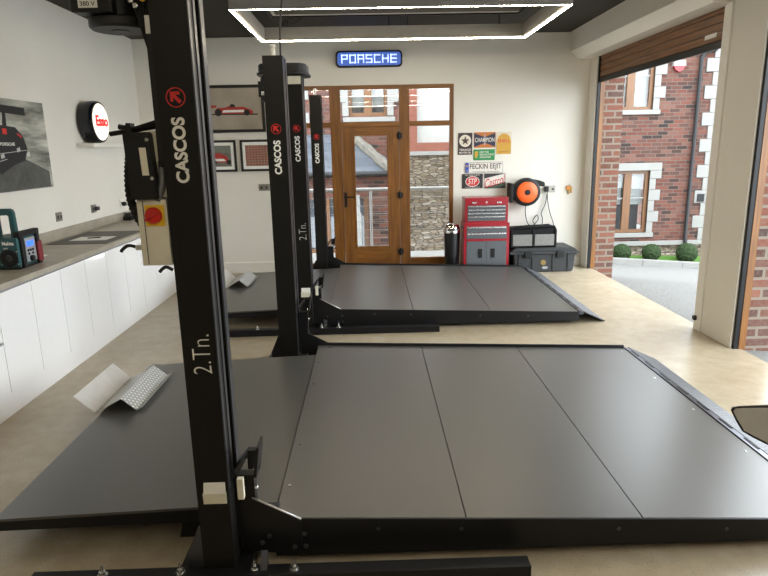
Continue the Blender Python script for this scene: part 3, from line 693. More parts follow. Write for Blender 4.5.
# ================================================================== LIT SIGN
ps = thing('light_box_sign', (0.03, YB, 2.66), 'blue backlit rounded sign with white lettering above the oak door', 'sign')
MB().prism(rrect(-0.395, 0.457, 2.66, 2.86, 0.05), 'y', YB-0.06, YB-0.001).build('case', BPLAS, ps)
MB().prism(rrect(-0.375, 0.437, 2.68, 2.84, 0.04), 'y', YB-0.064, YB-0.06).build('lit_face', emitter('lit_blue_face', (66, 96, 172), 0.7), ps)
LW = emitter('lit_white_letters', (196, 214, 255), 1.0)
G = {'P': ['l', 't', 'ru', 'm'], 'O': ['l', 't', 'r', 'b'], 'R': ['l', 't', 'ru', 'm', 'leg'], 'S': ['t', 'lu', 'm', 'rl', 'b'], 'C': ['l', 't', 'b'], 'H': ['l', 'r', 'm'], 'E': ['l', 't', 'm', 'b']}
lx = -0.325; LWD, LH, TH = 0.084, 0.105, 0.016; lz = 2.708
for chr_ in 'PORSCHE':
    m = MB()
    for s_ in G[chr_]:
        h = lz+LH/2
        r_ = {'l': (0, TH, lz, lz+LH), 'r': (LWD-TH, LWD, lz, lz+LH), 't': (0, LWD, lz+LH-TH, lz+LH), 'b': (0, LWD, lz, lz+TH), 'm': (0, LWD, h-TH/2, h+TH/2), 'ru': (LWD-TH, LWD, h, lz+LH), 'lu': (0, TH, h, lz+LH), 'rl': (LWD-TH, LWD, lz, h), 'leg': (LWD-TH, LWD, lz, h)}[s_]
        m.box(lx+r_[0], lx+r_[1], YB-0.068, YB-0.063, r_[2], r_[3])
    m.build('letter', LW, ps); lx += 0.1045

# ================================================================== TIN SIGNS
def tin(x0, x1, z0, z1, base, label):
    t = thing('tin_sign', ((x0+x1)/2, YB, z0), label, 'sign', 'tin signs on the end wall')
    MB().prism(rrect(x0, x1, z0, z1, 0.008), 'y', YB-0.008, YB-0.001).build('plate', base, t)
    return t
SY = YB-0.008
def L(t, text, rect, mat, bold=0.02, up=0.0, shear=0): return lettering(text, rect, SY-up, '-y', mat, 'lettering', t, bold, 0.001, shear)
def P(t, name, pts, mat, d=0.001): flat(MB(), pts, SY, d).build(name, mat, t)
BRN = M('sign_dark_brown', (58, 42, 40), 0.45); SRED = M('sign_red', (196, 40, 44), 0.45); SWH = M('sign_white', (226, 220, 210), 0.45); SNAVY = M('sign_navy', (34, 38, 66), 0.45)
SOR = M('sign_orange', (190, 112, 44), 0.45); SYE = M('sign_yellow', (200, 152, 50), 0.45); SGR = M('sign_green', (36, 134, 72), 0.45); SBK = M('sign_black', (36, 35, 34), 0.45); SCR = M('sign_cream', (214, 204, 180), 0.45); SBL = M('sign_blue', (34, 72, 170), 0.45)
def star(cx, cz, r):
    return [(cx+(r if i % 2 == 0 else r*0.4)*math.sin(PI*i/5), cz+(r if i % 2 == 0 else r*0.4)*math.cos(PI*i/5)) for i in range(10)]
t = tin(1.19, 1.378, 1.535, 1.818, BRN, 'dark brown tin sign with a star in a circle')
P(t, 'ring', disc_pts(1.284, 1.715, 0.078), SWH); P(t, 'roundel', disc_pts(1.284, 1.715, 0.062), SCR, 0.0015); P(t, 'star', star(1.284, 1.715, 0.06), BRN, 0.002)
L(t, 'TEXACO', (1.205, 1.363, 1.585, 1.612), SWH); L(t, 'MOTOR OIL', (1.205, 1.363, 1.55, 1.574), SWH)
t = tin(1.402, 1.688, 1.622, 1.822, SOR, 'orange tin sign with a dark bow tie shape')
P(t, 'bow_tie', [(1.405, 1.632), (1.405, 1.812), (1.545, 1.76), (1.685, 1.812), (1.685, 1.632), (1.545, 1.685)], SNAVY)
L(t, 'CHAMPION', (1.415, 1.675, 1.695, 1.752), SWH, 0.012, 0.0012); P(t, 'spark_plug', [(1.536, 1.655), (1.539, 1.795), (1.551, 1.795), (1.554, 1.655)], M('sign_grey', (160, 170, 180), 0.4), 0.0012)
t = tin(1.70, 1.902, 1.532, 1.822, SCR, 'cream tin sign with a yellow shell')
P(t, 'shell_shape', [(1.705, 1.535), (1.705, 1.70), (1.73, 1.765), (1.77, 1.795), (1.80, 1.80), (1.835, 1.795), (1.875, 1.765), (1.898, 1.70), (1.898, 1.535)], SYE)
L(t, 'SHELL', (1.722, 1.882, 1.685, 1.728), SRED, 0.02, 0.001); L(t, 'MOTOR OIL', (1.74, 1.86, 1.555, 1.575), M('sign_brown', (140, 80, 34), 0.45), 0.01, 0.001)
t = tin(1.397, 1.682, 1.458, 1.601, SGR, 'green tin sign with a gold harp')
P(t, 'harp', [(1.418, 1.495), (1.412, 1.56), (1.43, 1.58), (1.455, 1.57), (1.458, 1.54), (1.44, 1.482)], SYE)
L(t, 'HELP THE', (1.48, 1.60, 1.553, 1.577), SWH, 0.01); L(t, 'IRISH MOTORIST', (1.48, 1.672, 1.52, 1.544), SWH, 0.01); L(t, 'ASSOCIATION', (1.48, 1.63, 1.487, 1.51), SWH, 0.01)
t = tin(1.285, 1.795, 1.29, 1.432, SBK, 'white number plate sign with black lettering and blue edge')
P(t, 'plate_face', rrect(1.289, 1.791, 1.294, 1.428, 0.008), SWH); P(t, 'blue_band', rrect(1.291, 1.336, 1.297, 1.425, 0.006), SBL, 0.0016)
L(t, 'FECKIN EEJIT', (1.35, 1.775, 1.325, 1.415), SBK, 0.012, 0.001); L(t, 'THE REPUBLIC OF IRELAND', (1.38, 1.74, 1.301, 1.314), SBK, 0, 0.001)
P(t, 'stars', disc_pts(1.313, 1.385, 0.014, 12), SYE, 0.002); L(t, 'IRL', (1.302, 1.325, 1.31, 1.335), SWH, 0, 0.0016)
t = tin(1.247, 1.528, 1.088, 1.281, SBK, 'black tin sign with a red oval')
P(t, 'oval_edge', disc_pts(1.388, 1.18, 0.095, 36, 0.07), SWH); P(t, 'oval', disc_pts(1.388, 1.18, 0.087, 36, 0.062), SRED, 0.0016)
L(t, 'STP', (1.33, 1.446, 1.142, 1.22), SWH, 0.012, 0.0016, 0.2); L(t, 'OIL TREATMENT', (1.285, 1.49, 1.258, 1.272), SWH, 0); L(t, 'THE RACERS EDGE', (1.285, 1.49, 1.096, 1.108), SWH, 0)
t = tin(1.546, 1.835, 1.083, 1.281, SBK, 'black tin sign with red script lettering on a slanted white band')
P(t, 'white_band', [(1.55, 1.100), (1.55, 1.215), (1.83, 1.278), (1.83, 1.165)], SWH); P(t, 'green_band', [(1.70, 1.087), (1.83, 1.12), (1.83, 1.155), (1.60, 1.095), (1.60, 1.087)], M('sign_dull_green', (70, 92, 74), 0.5), 0.0008)
lt = L(t, 'Castrol', (1.556, 1.826, 1.108, 1.222), SRED, 0.004, 0.001, 0.15)
for v in lt.data.vertices: v.co.z += (v.co.x+world_loc(t).x-1.69)*0.25+0.012

# ================================================================== TOOL CHEST, BIN, TRUNK, BAG
DRW = M('silver_drawer_pull', (205, 205, 205), 0.25, metal=0.8)
bc = thing('tool_cabinet', (1.485, 7.92, 0.03), 'red rolling tool cabinet with grey doors beside the bin', 'tool cabinet')
CY = 7.76
m = MB().box(1.18, 1.79, CY+0.02, 8.06, 0.06, 0.675, 0.006)
m.build('body', RED, bc)
m = MB().box(1.18, 1.215, CY, CY+0.02, 0.06, 0.675).box(1.755, 1.79, CY, CY+0.02, 0.06, 0.675).box(1.215, 1.755, CY, CY+0.02, 0.63, 0.675).box(1.215, 1.755, CY, CY+0.02, 0.06, 0.115).box(1.215, 1.755, CY, CY+0.02, 0.44, 0.468)
m.build('front_frame', RED, bc)
for z0, z1 in ((0.553, 0.628), (0.470, 0.547)):
    d_ = MB().box(1.217, 1.753, CY-0.004, CY+0.02, z0, z1, 0.003).build('drawer', GREYD, bc)
    MB().box(1.225, 1.745, CY-0.018, CY-0.003, z1-0.022, z1-0.004, 0.004).build('pull', DRW, d_)
for x0, x1, s_ in ((1.217, 1.4835, -1), (1.4865, 1.753, 1)):
    d_ = MB().box(x0, x1, CY-0.004, CY+0.02, 0.118, 0.438, 0.003).build('door', GREYD, bc)
    cx = 1.485+s_*0.085
    MB().box(cx-0.028, cx+0.028, CY-0.010, CY-0.003, 0.22, 0.34, 0.004).build('handle', BPLAS, d_)
for x in (1.21, 1.76):
    for yy in (CY+0.04, 8.03): MB().lathe((x-0.012, yy, 0.031), [(0.03, 0), (0.03, 0.024)], 'x', 16).box(x-0.02, x+0.02, yy-0.02, yy+0.02, 0.055, 0.062).build('caster', STEEL, bc)
MB().box(1.174, 1.182, CY+0.05, CY+0.25, 0.60, 0.62).build('side_handle', BPLAS, bc)
tc = thing('tool_chest', (1.475, 7.92, 0.677), 'red top tool chest with slim grey drawers on the red cabinet', 'tool chest')
m = MB().box(1.195, 1.76, CY+0.03, 8.05, 0.677, 0.995, 0.006).box(1.195, 1.225, CY+0.01, CY+0.03, 0.677, 0.93).box(1.73, 1.76, CY+0.01, CY+0.03, 0.677, 0.93).box(1.225, 1.73, CY+0.01, CY+0.03, 0.677, 0.70)
m.build('body', RED, tc)
MB().box(1.193, 1.762, CY+0.008, 8.05, 0.90, 1.0, 0.006).build('lid', RED, tc)
for z0, z1 in ((0.853, 0.897), (0.808, 0.850), (0.765, 0.805), (0.703, 0.762)):
    d_ = MB().box(1.227, 1.728, CY+0.006, CY+0.03, z0, z1, 0.002).build('drawer', GREYD, tc)
    MB().box(1.235, 1.72, CY-0.008, CY+0.007, z1-0.016, z1-0.003, 0.003).build('pull', DRW, d_)
for x in (1.31, 1.64): MB().box(x-0.03, x+0.03, CY-0.002, CY+0.01, 0.925, 0.945, 0.003).build('latch', DRW, tc)
MB().lathe((1.475, CY+0.008, 0.94), [(0.011, 0), (0.011, -0.01)], 'y', 12).build('lock', DRW, tc)

bc.scale.x = 0.97; bc.location.x = 1.501; tc.scale.x = 0.98; tc.location.x = 1.4945
bn = thing('waste_bin', (1.068, 7.92, 0.0), 'round black waste bin with shiny domed lid beside the cabinet', 'bin')
MB().lathe((1.068, 7.90, 0), [(0.088, 0.001), (0.092, 0.02), (0.106, 0.535), (0.106, 0.54)], n=40).build('body', M('satin_black_bin', (26, 26, 28), 0.3), bn)
MB().lathe((1.068, 7.90, 0), [(0.109, 0.54), (0.109, 0.565), (0.105, 0.60), (0.09, 0.64), (0.055, 0.663), (0.001, 0.668)], n=40).build('lid', CHROME, bn)
MB().box(1.0, 1.136, 7.79, 7.815, 0.575, 0.60, 0.005).build('flap', CHROME, bn)

tr = thing('storage_trunk', (2.27, 8.0, 0), 'long charcoal plastic storage trunk on the floor in the corner', 'trunk')
MB().prism([(1.895, 0.002), (2.665, 0.002), (2.695, 0.25), (1.87, 0.25)], 'y', 7.80, 8.2, 0.012).build('body', GPLAS, tr)
MB().box(1.815, 2.735, 7.77, 8.225, 0.245, 0.275, 0.01).prism([(1.83, 0.275), (2.72, 0.275), (2.66, 0.325), (1.89, 0.325)], 'y', 7.785, 8.21, 0.01).build('lid', GPLAS, tr)
for x in (2.06, 2.48): MB().box(x-0.05, x+0.05, 7.755, 7.79, 0.20, 0.285, 0.008).build('latch', BPLAS, tr)
for x in (1.95, 2.13, 2.40, 2.60): MB().prism([(x-0.012, 0.01), (x+0.012, 0.01), (x+0.016, 0.24), (x-0.016, 0.24)], 'y', 7.785, 7.803).build('rib', GPLAS, tr)
MB().prism(disc_pts(2.265, 0.13, 0.036, 20), 'y', 7.793, 7.80).build('sticker', M('gold_sticker', (134, 110, 58), 0.5), tr)
MB().prism(disc_pts(2.29, 0.06, 0.04, 20, 0.018), 'y', 7.793, 7.80).build('badge', M('grey_badge', (150, 150, 150), 0.4), tr)
for x in (2.74,): MB().box(x-0.012, x+0.012, 7.93, 8.07, 0.20, 0.25, 0.006).build('end_handle', BPLAS, tr)

FAB = bumpy('black_nylon', (28, 28, 29), 0.8, 180, 0.3, var=0.15, spec=0.2)
bgt = thing('boot_organiser', (2.12, 8.0, 0.327), 'black fabric boot organiser with grey mesh pockets on the trunk', 'bag')
MB().prism([(1.83, 0.327), (2.44, 0.327), (2.45, 0.55), (2.43, 0.60), (1.86, 0.575), (1.822, 0.54)], 'y', 7.84, 8.15, 0.02).build('body', FAB, bgt)
PKT = bumpy('grey_mesh_fabric', (120, 120, 116), 0.6, 120, 0.5, var=0.3)
for x0, x1 in ((1.86, 2.12), (2.15, 2.41)): MB().box(x0, x1, 7.822, 7.845, 0.35, 0.50, 0.008).build('pocket', PKT, bgt)
for x in (1.845, 2.135, 2.425): MB().box(x-0.012, x+0.012, 7.815, 7.845, 0.33, 0.56, 0.004).build('strap', FAB, bgt)
MB().tube([(1.86, 7.85, 0.57), (1.95, 7.83, 0.605), (2.1, 7.83, 0.60), (2.3, 7.84, 0.61), (2.42, 7.86, 0.595)], 0.016, 10).build('rolled_lid', FAB, bgt)
ot = thing('tool_case', (1.85, 8.05, 0), 'plain black case standing between the red cabinet and trunk', 'case')
MB().box(1.797, 1.845, 7.90, 8.2, 0.002, 0.24, 0.01).box(1.797, 1.812, 7.90, 8.2, 0.2, 0.52, 0.005).build('shell', BPLAS, ot); MB().tube([(1.808, 7.98, 0.52), (1.808, 7.99, 0.55), (1.808, 8.09, 0.55), (1.808, 8.10, 0.52)], 0.008, 8).build('handle', BPLAS, ot)

# cable reel, socket
rr = thing('cable_reel', (2.09, YB, 1.02), 'round black cable reel with orange centre mounted on the end wall', 'cable reel')
MB().box(1.862, 1.90, 8.03, YB-0.001, 0.90, 1.155, 0.008).tube([(1.885, 8.12, 1.1), (1.95, 8.12, 1.06)], 0.02, 10).box(1.862, 1.99, YB-0.02, YB-0.001, 0.93, 1.1).build('bracket', BPLAS, rr)
MB().lathe((2.085, 0, 1.035), [(0.155, 8.19), (0.183, 8.17), (0.188, 8.12), (0.183, 8.06), (0.16, 8.045), (0.14, 8.045)], 'y', 44).prism([(2.10, 1.215), (2.24, 1.19), (2.325, 1.16), (2.325, 1.10), (2.2, 1.12)], 'y', 8.06, 8.17, 0.01).build('drum_case', BPLAS, rr)
hb = MB().lathe((2.085, 0, 1.035), [(0.138, 8.05), (0.138, 8.035), (0.122, 8.022), (0.06, 8.018), (0.05, 8.018)], 'y', 44).build('hub_cover', ORANGE, rr)
m = MB().lathe((2.085, 0, 1.035), [(0.038, 8.02), (0.036, 8.008), (0.001, 8.006)], 'y', 28); m.build('badge', BPLAS, hb)
m = MB()
for i in range(6):
    a = i*PI/3; m.box(2.085+0.1*math.cos(a)-0.008, 2.085+0.1*math.cos(a)+0.008, 8.014, 8.021, 1.035+0.1*math.sin(a)-0.008, 1.02+0.1*math.sin(a)+0.008)
m.build('slot', M('deep_orange', (190, 66, 18), 0.5), hb)
CB = M('black_cable', (34, 34, 36), 0.55)
def smooth(pts, n=7):
    P_ = [Vector(p) for p in pts]; out = []
    for i in range(len(P_)-1):
        p0, p1, p2, p3 = P_[max(i-1, 0)], P_[i], P_[i+1], P_[min(i+2, len(P_)-1)]
        for k in range(n):
            s_ = k/n; out.append(0.5*((2*p1)+(p2-p0)*s_+(2*p0-5*p1+4*p2-p3)*s_*s_+(3*p1-p0-3*p2+p3)*s_**3))
    out.append(P_[-1]); return out
MB().tube(smooth([(2.09, 8.12, 0.86), (2.11, 8.20, 0.74), (2.15, 8.21, 0.60), (2.22, 8.21, 0.57), (2.29, 8.21, 0.65), (2.27, 8.21, 0.71), (2.22, 8.21, 0.64), (2.26, 8.21, 0.57), (2.34, 8.21, 0.56), (2.35, 8.21, 0.66), (2.33, 8.21, 0.74), (2.38, 8.21, 0.86), (2.40, 8.21, 1.0)]), 0.006, 8).build('cable', CB, rr)
ws = thing('wall_socket', (2.43, YB, 1.06), 'grey double wall socket with black plugs right of the reel', 'socket')
MB().box(2.375, 2.52, YB-0.01, YB-0.0005, 1.012, 1.105, 0.002).build('plate', SOCK, ws)
MB().box(2.365, 2.42, YB-0.05, YB-0.01, 1.025, 1.095, 0.008).build('plug', BPLAS, ws)
MB().box(2.47, 2.50, YB-0.013, YB-0.01, 1.04, 1.07).build('outlet', GPLAS, ws)
MB().tube(smooth([(2.40, 8.21, 1.03), (2.41, 8.2, 0.90), (2.44, 8.19, 0.75), (2.50, 8.21, 0.60), (2.53, 8.21, 0.45)]), 0.006, 8).build('cable', CB, ws)
ky = thing('key_bunch', (2.71, YB, 1.06), 'small bunch of keys with orange tag on a wall hook', 'keys')
MB().tube([(2.71, YB-0.002, 1.10), (2.71, YB-0.03, 1.10), (2.71, YB-0.035, 1.12)], 0.005, 8).build('hook', STEEL, ky)
MB().box(2.665, 2.72, YB-0.03, YB-0.02, 1.045, 1.095, 0.004).build('tag', M('amber_plastic', (206, 130, 40), 0.5), ky)
MB().box(2.72, 2.745, YB-0.028, YB-0.02, 1.0, 1.09, 0.003).box(2.69, 2.706, YB-0.025, YB-0.018, 0.985, 1.05, 0.003).build('key', M('brass', (150, 120, 70), 0.35, metal=0.8), ky)

# ================================================================== CAR LIFT
def deck_z(x): return 0.200-(x+0.42)*0.0365 if x >= -0.42 else 0.195-(-0.42-x)*0.035
def slab(mb, x0, x1, y0, y1, t=0.012, dz=0.0):
    a, b = deck_z(x0+1e-6)+dz, deck_z(x1-1e-6)+dz
    return mb.prism([(x0, a-t), (x1, b-t), (x1, b), (x0, a)], 'y', y0, y1)
def column(lift, x0, x1, y0, dep, ztop, master):
    y1 = y0+dep; wt = 0.012; lip = dep*0.48; lip2 = dep*0.30
    prof = [(x0, y0), (x1, y0), (x1, y0+lip), (x1-wt, y0+lip), (x1-wt, y0+wt), (x0+wt, y0+wt), (x0+wt, y1-wt), (x1-wt, y1-wt), (x1-wt, y1-lip2), (x1, y1-lip2), (x1, y1), (x0, y1)]
    c = MB().prism(prof, 'z', 0.05, ztop).build('column', BLACK, lift)
    MB().box(x0, x1, y0, y1, ztop, ztop+0.008).build('top_plate', BLACK, c)
    MB().box(x1-0.001, x1+0.003, y0+0.004, y0+0.030, 0.4, ztop).build('guide_strip', BLUE_STEEL, c)
    MB().box(x1-0.001, x1+0.003, y0+lip-0.034, y0+lip-0.006, 0.4, ztop).build('guide_strip', BLUE_STEEL, c)
    MB().box(x1-0.001, x1+0.003, y1-lip2+0.006, y1-0.008, 0.4, ztop).build('guide_strip', BLUE_STEEL, c)
    MB().box(x0+wt+0.02, x1-wt-0.01, y0+lip, y1-lip2+0.005, 0.06, ztop-0.02).build('inner_screw_cover', BLACKD, c)
    MB().box(x0-0.10, x1+0.06, y0-0.03, y1+0.05, 0.001, 0.05, 0.003).build('foot_plate', BLACKD, c)
    MB().prism([(x0-0.065, 0.05), (x0, 0.05), (x0, 0.235), (x0-0.012, 0.235), (x0-0.065, 0.11)], 'y', y0+0.01, y0+0.022).build('gusset', BLUE_STEEL if master else BLACKD, c)
    w_ = x1-x0; xm = (x0+x1)/2
    # lettering and emblem read upwards
    lettering('CASCOS', (1.547, 1.760, -(xm+0.022), -(xm-0.022)) if master else (1.475, 1.715, -(xm+0.026), -(xm-0.026)), y0-0.0005, '-y_up', LETTER, 'lettering', c, 0.035)
    ez = 1.822 if master else 1.795; er = 0.0315 if master else 0.036
    mm = MB(); pts = disc_pts(xm, ez, er, 32); pin = disc_pts(xm, ez, er*0.9, 32)
    for i in range(32):
        j = (i+1) % 32; mm.prism([pts[i], pts[j], pin[j], pin[i]], 'y', y0-0.002, y0-0.0002)
    k_ = er/0.029
    mm.prism([(xm-0.016*k_, ez+0.017*k_), (xm+0.012*k_, ez+0.017*k_), (xm+0.012*k_, ez+0.008*k_), (xm-0.001*k_, ez+0.008*k_), (xm+0.017*k_, ez-0.010*k_), (xm+0.009*k_, ez-0.018*k_), (xm-0.008*k_, ez+0.001*k_), (xm-0.008*k_, ez-0.012*k_), (xm-0.016*k_, ez-0.012*k_)], 'y', y0-0.002, y0-0.0002)
    mm.build('emblem', REDV, c)
    if master:
        lettering('2.Tn.', (0.867, 1.015, -(xm+0.039), -(xm-0.026)), y0-0.0005, '-y_up', LETTER, 'capacity_lettering', c, -0.018)
        MB().prism([(y0-0.001, 0.345), (y0-0.010, 0.347), (y0-0.014, 0.388), (y0-0.014, 0.392), (y0-0.001, 0.392)], 'x', xm-0.034, xm+0.052).build('cable_bracket', CREAM, c)
        MB().prism([(y0-0.001, 0.393), (y0-0.016, 0.393), (y0-0.007, 0.425), (y0-0.001, 0.432)], 'x', xm-0.030, xm+0.050).build('bracket_cover', LETTER, c)
        MB().box(x0+0.006, x1-0.006, y0-0.012, y0-0.001, ztop-0.07, ztop-0.005, 0.004).build('sensor_plate', CREAM, c)
    else:
        MB().lathe((xm, y0+0.06, ztop+0.008), [(0.016, 0), (0.016, 0.055), (0.012, 0.06), (0.02, 0.062), (0.02, 0.08)], n=14).build('cap_nut', PLASTIC_W, c)
    return c
def carriage(lift, x1, y0, dep, side):
    """side=+1: deck lies at larger y; the arm plate bends to it"""
    ym = y0+dep*0.58
    c = MB().box(x1+0.012, x1+0.078, ym-0.012, ym+0.035, 0.06, 0.40, 0.003).box(x1-0.03, x1+0.012, ym-0.018, ym+0.018, 0.08, 0.42).build('carriage', BLACKD, lift)
    MB().prism([(x1+0.083, 0.41), (x1+0.096, 0.41), (x1+0.113, 0.535), (x1+0.102, 0.535)], 'y', ym-0.05, ym+0.05).build('slanted_guard', BLACKD, c)
    MB().prism([(x1+0.010, 0.44), (x1+0.055, 0.50), (x1+0.062, 0.49), (x1+0.022, 0.42)], 'y', ym-0.05, ym+0.045).build('stop_plate', BLUE_STEEL, c)
    MB().box(x1+0.055, x1+0.10, ym+0.0, ym+0.03, 0.42, 0.50).build('backing_plate', BLACKD, c)
    if side > 0: MB().box(x1+0.036, x1+0.060, y0-0.012, y0+0.012, 0.362, 0.447, 0.004).build('slide_block', CREAM, c)
    for z in (0.12, 0.22, 0.36, 0.44): MB().lathe((x1+0.078, ym, z-0.02), [(0.012, 0), (0.012, 0.009), (0.006, 0.012)], 'x', 8).build('bolt', STEEL, c)
    return c
def make_lift():
    lift = thing('car_lift', (-0.62, 2.1, 0), 'black two column platform car lift nearest the camera with cream control box', 'car lift', 'black platform car lifts')
    # base beams
    for yb, xa, xb in ((2.02, -1.35, 0.59), ):
        MB().box(xa, xb, yb, yb+0.065, 0.001, 0.06, 0.004).build('base_beam', BLACKD, lift)
    MB().box(-0.95, 0.2, 4.50, 4.565, 0.001, 0.04, 0.004).build('base_beam', BLACKD, lift)
    column(lift, -0.684, -0.564, 2.07, 0.205, 2.25, True)
    column(lift, -0.732, -0.592, 4.50, 0.20, 2.285, False)
    carriage(lift, -0.564, 2.07, 0.19, 1); carriage(lift, -0.592, 4.50, 0.20, -1)
    # beam anchors
    for x, y in ((-0.33, 2.05), (-0.485, 2.06), (-0.77, 2.05), (-1.07, 2.05)):
        MB().lathe((x, y, 0.055), [(0.02, 0), (0.02, 0.008), (0.013, 0.008), (0.013, 0.022), (0.006, 0.022), (0.006, 0.045)], n=10).build('anchor_bolt', STEEL, lift)
    MB().prism([(2.04, 0.05), (2.09, 0.05), (2.095, 0.115), (2.085, 0.12)], 'x', -0.462, -0.436).build('anchor_clip', BLUE_STEEL, lift)
    # deck
    YA, YE = 2.18, 4.37
    for a, b in ((-0.418, 0.358), (0.363, 1.088), (1.093, 1.918)):
        slab(MB(), a, b, YA+0.003, YE).build('deck_panel', DECK, lift)
    slab(MB(), -1.62, -0.423, 2.30, 4.17).build('rear_deck_panel', DECK, lift)
    m = MB().prism([(-1.62, deck_z(-1.62)-0.055), (-0.42, deck_z(-0.43)-0.075), (-0.42, deck_z(-0.43)-0.012), (-1.62, deck_z(-1.62)-0.012)], 'y', 2.30, 2.306)
    m.prism([(-1.62, deck_z(-1.62)-0.055), (-0.42, deck_z(-0.43)-0.075), (-0.42, deck_z(-0.43)-0.012), (-1.62, deck_z(-1.62)-0.012)], 'y', 4.164, 4.17)
    m.box(-1.62, -1.614, 2.306, 4.164, deck_z(-1.62)-0.055, deck_z(-1.62)-0.013).build('rear_deck_skirt', BLACKD, lift)
    for x in (-0.82,):
        for y0 in (2.36, 4.02): MB().prism([(x-0.05, 0.0), (x+0.05, 0.0), (x+0.035, 0.125), (x-0.02, 0.125)], 'y', y0, y0+0.06).build('rear_deck_foot', RUBBER, lift)
    def skirt(y0, y1, top):
        return MB().prism([(-0.42, 0.028), (1.92, 0.028), (1.92, deck_z(1.92)+top), (-0.30, deck_z(-0.30)+top), (-0.42, deck_z(-0.42)+top)], 'y', y0, y1)
    skirt(YA-0.006, YA, -0.001).build('skirt', BLACKD, lift)
    skirt(YE+0.003, YE+0.009, 0.022).build('skirt', BLACKD, lift)
    MB().prism([(-0.40, 0.03), (1.90, 0.03), (1.90, deck_z(1.90)-0.014), (-0.40, deck_z(-0.40)-0.014)], 'y', YA+0.02, YE-0.02).build('underframe', BLACKD, lift)
    for ya, yb in ((YA-0.014, YA-0.007), (YE+0.010, YE+0.017)):
        MB().prism([(-0.50, 0.06), (-0.31, 0.035), (-0.31, deck_z(-0.31)+0.002), (-0.50, 0.30)], 'y', ya, yb).build('side_bracket', BLACKD, lift)
    MB().tube([(-0.50, YA-0.012, 0.302), (-0.31, YA-0.012, deck_z(-0.31)+0.003)], 0.004, 6).build('bracket_edge', ALU, lift)
    MB().prism([(-0.53, 0.215), (-0.40, 0.245), (-0.40, 0.225), (-0.53, 0.175)], 'y', YA+0.01, YA+0.05).build('tie_arm', BLUE_STEEL, lift)
    for x, z in ((-0.47, 0.10), (-0.44, 0.13), (-0.30, 0.135), (-0.34, 0.075), (-0.295, 0.078)): MB().lathe((x, YA-0.014, z), [(0.010, 0), (0.010, -0.006), (0.006, -0.008)], 'y', 10).build('bolt', BLUE_STEEL, lift)
    for x in (0.0, 0.34, 0.99, 1.44): MB().lathe((x, YA-0.006, deck_z(x)-0.045), [(0.008, 0), (0.008, -0.003)], 'y', 10).build('bolt', BLUE_STEEL, lift)
    for x, y in ((-0.385, 2.42), (-0.385, 2.80), (-0.385, 3.2), (-0.385, 3.6), (-0.385, 4.0), (-0.33, 4.32), (0.8, 4.25), (1.87, 2.75), (1.87, 3.25), (1.87, 3.75), (1.87, 4.3)):
        MB().lathe((x, y, deck_z(x)-0.001), [(0.008, 0), (0.008, 0.002), (0.003, 0.0022)], n=10).build('screw', STEEL, lift)
    zr = deck_z(1.92)
    MB().prism([(1.921, zr-0.03), (1.965, zr-0.03), (1.965, zr-0.004), (1.921, zr+0.006)], 'y', YA, YE+0.01).build('ramp_hinge_strip', BLUE_STEEL, lift)
    for i in range(9): MB().box(1.945, 1.957, YA+0.12+i*0.235, YA+0.24+i*0.235, zr-0.006, zr+0.0035).build('hinge_slot', BLACKD, lift)
    MB().prism([(1.966, zr-0.012), (2.18, 0.003), (2.185, 0.010), (1.966, zr-0.002)], 'y', YA+0.03, YE+0.03).build('ramp', CHECK_D, lift)
    # drive head, motor, controls on the master column
    h = MB().prism(rrect(-0.925, -0.520, 2.02, 2.40, 0.10), 'z', 2.275, 2.345, 0.008).prism(rrect(-0.94, -0.505, 2.005, 2.415, 0.11), 'z', 2.258, 2.275).build('drive_cover', BLACKD, lift)
    mt = MB().lathe((-0.825, 2.20, 0), [(0.09, 2.258), (0.095, 2.24), (0.085, 2.095), (0.085, 2.085)], n=28).build('motor', BPLAS, lift)
    MB().lathe((-0.825, 2.20, 0), [(0.09, 2.085), (0.098, 2.08), (0.098, 2.058), (0.09, 2.05), (0.001, 2.05)], n=28).build('fan_cover', M('dark_fan_cover', (38, 38, 38), 0.5, spec=0.3), mt)
    MB().lathe((-0.825, 2.20, 0), [(0.03, 2.0495), (0.028, 2.047)], n=20).build('fan_hub', BPLAS, mt)
    MB().box(-0.93, -0.80, 2.08, 2.14, 2.085, 2.21, 0.006).build('terminal_box', BPLAS, mt)
    m = MB()
    for i in range(18):
        a = 2*PI*i/18; m.box(-0.825+0.098*math.cos(a)-0.003, -0.825+0.098*math.cos(a)+0.003, 2.2+0.098*math.sin(a)-0.003, 2.2+0.098*math.sin(a)+0.003, 2.11, 2.24)
    m.build('cooling_fin', BPLAS, mt)
    MB().box(-0.905, -0.845, 2.0775, 2.08, 2.098, 2.128).build('rating_label', PAPER, mt)
    lettering('380 V', (-0.898, -0.852, 2.103, 2.116), 2.0773, '-y', SBK, 'lettering', mt)
    m = MB()
    for k in range(6): m.tube(smooth([(-0.76+0.012*k, 2.12+0.01*(k % 3), 2.25), (-0.745+0.010*k, 2.09+0.012*(k % 2), 2.16), (-0.73+0.006*k, 2.10, 2.08), (-0.712+0.002*k, 2.12, 1.98)]), 0.005, 7)
    m.build('wiring', RUBBER, lift)
    for k, (x, z, mm_) in enumerate(((-0.735, 2.115, STEEL), (-0.722, 2.10, STEEL), (-0.715, 2.15, YEL), (-0.70, 2.12, YEL), (-0.70, 2.19, YEL))): MB().lathe((x, 2.075, z), [(0.008, 0), (0.009, -0.012), (0.006, -0.016)], 'y', 10).build('terminal', mm_, lift)
    MB().box(-0.706, -0.684, 2.085, 2.13, 1.60, 2.02, 0.003).build('cable_duct', BPLAS, lift)
    MB().box(-0.704, -0.686, 2.082, 2.10, 2.02, 2.075, 0.003).build('duct_end', ALU, lift)
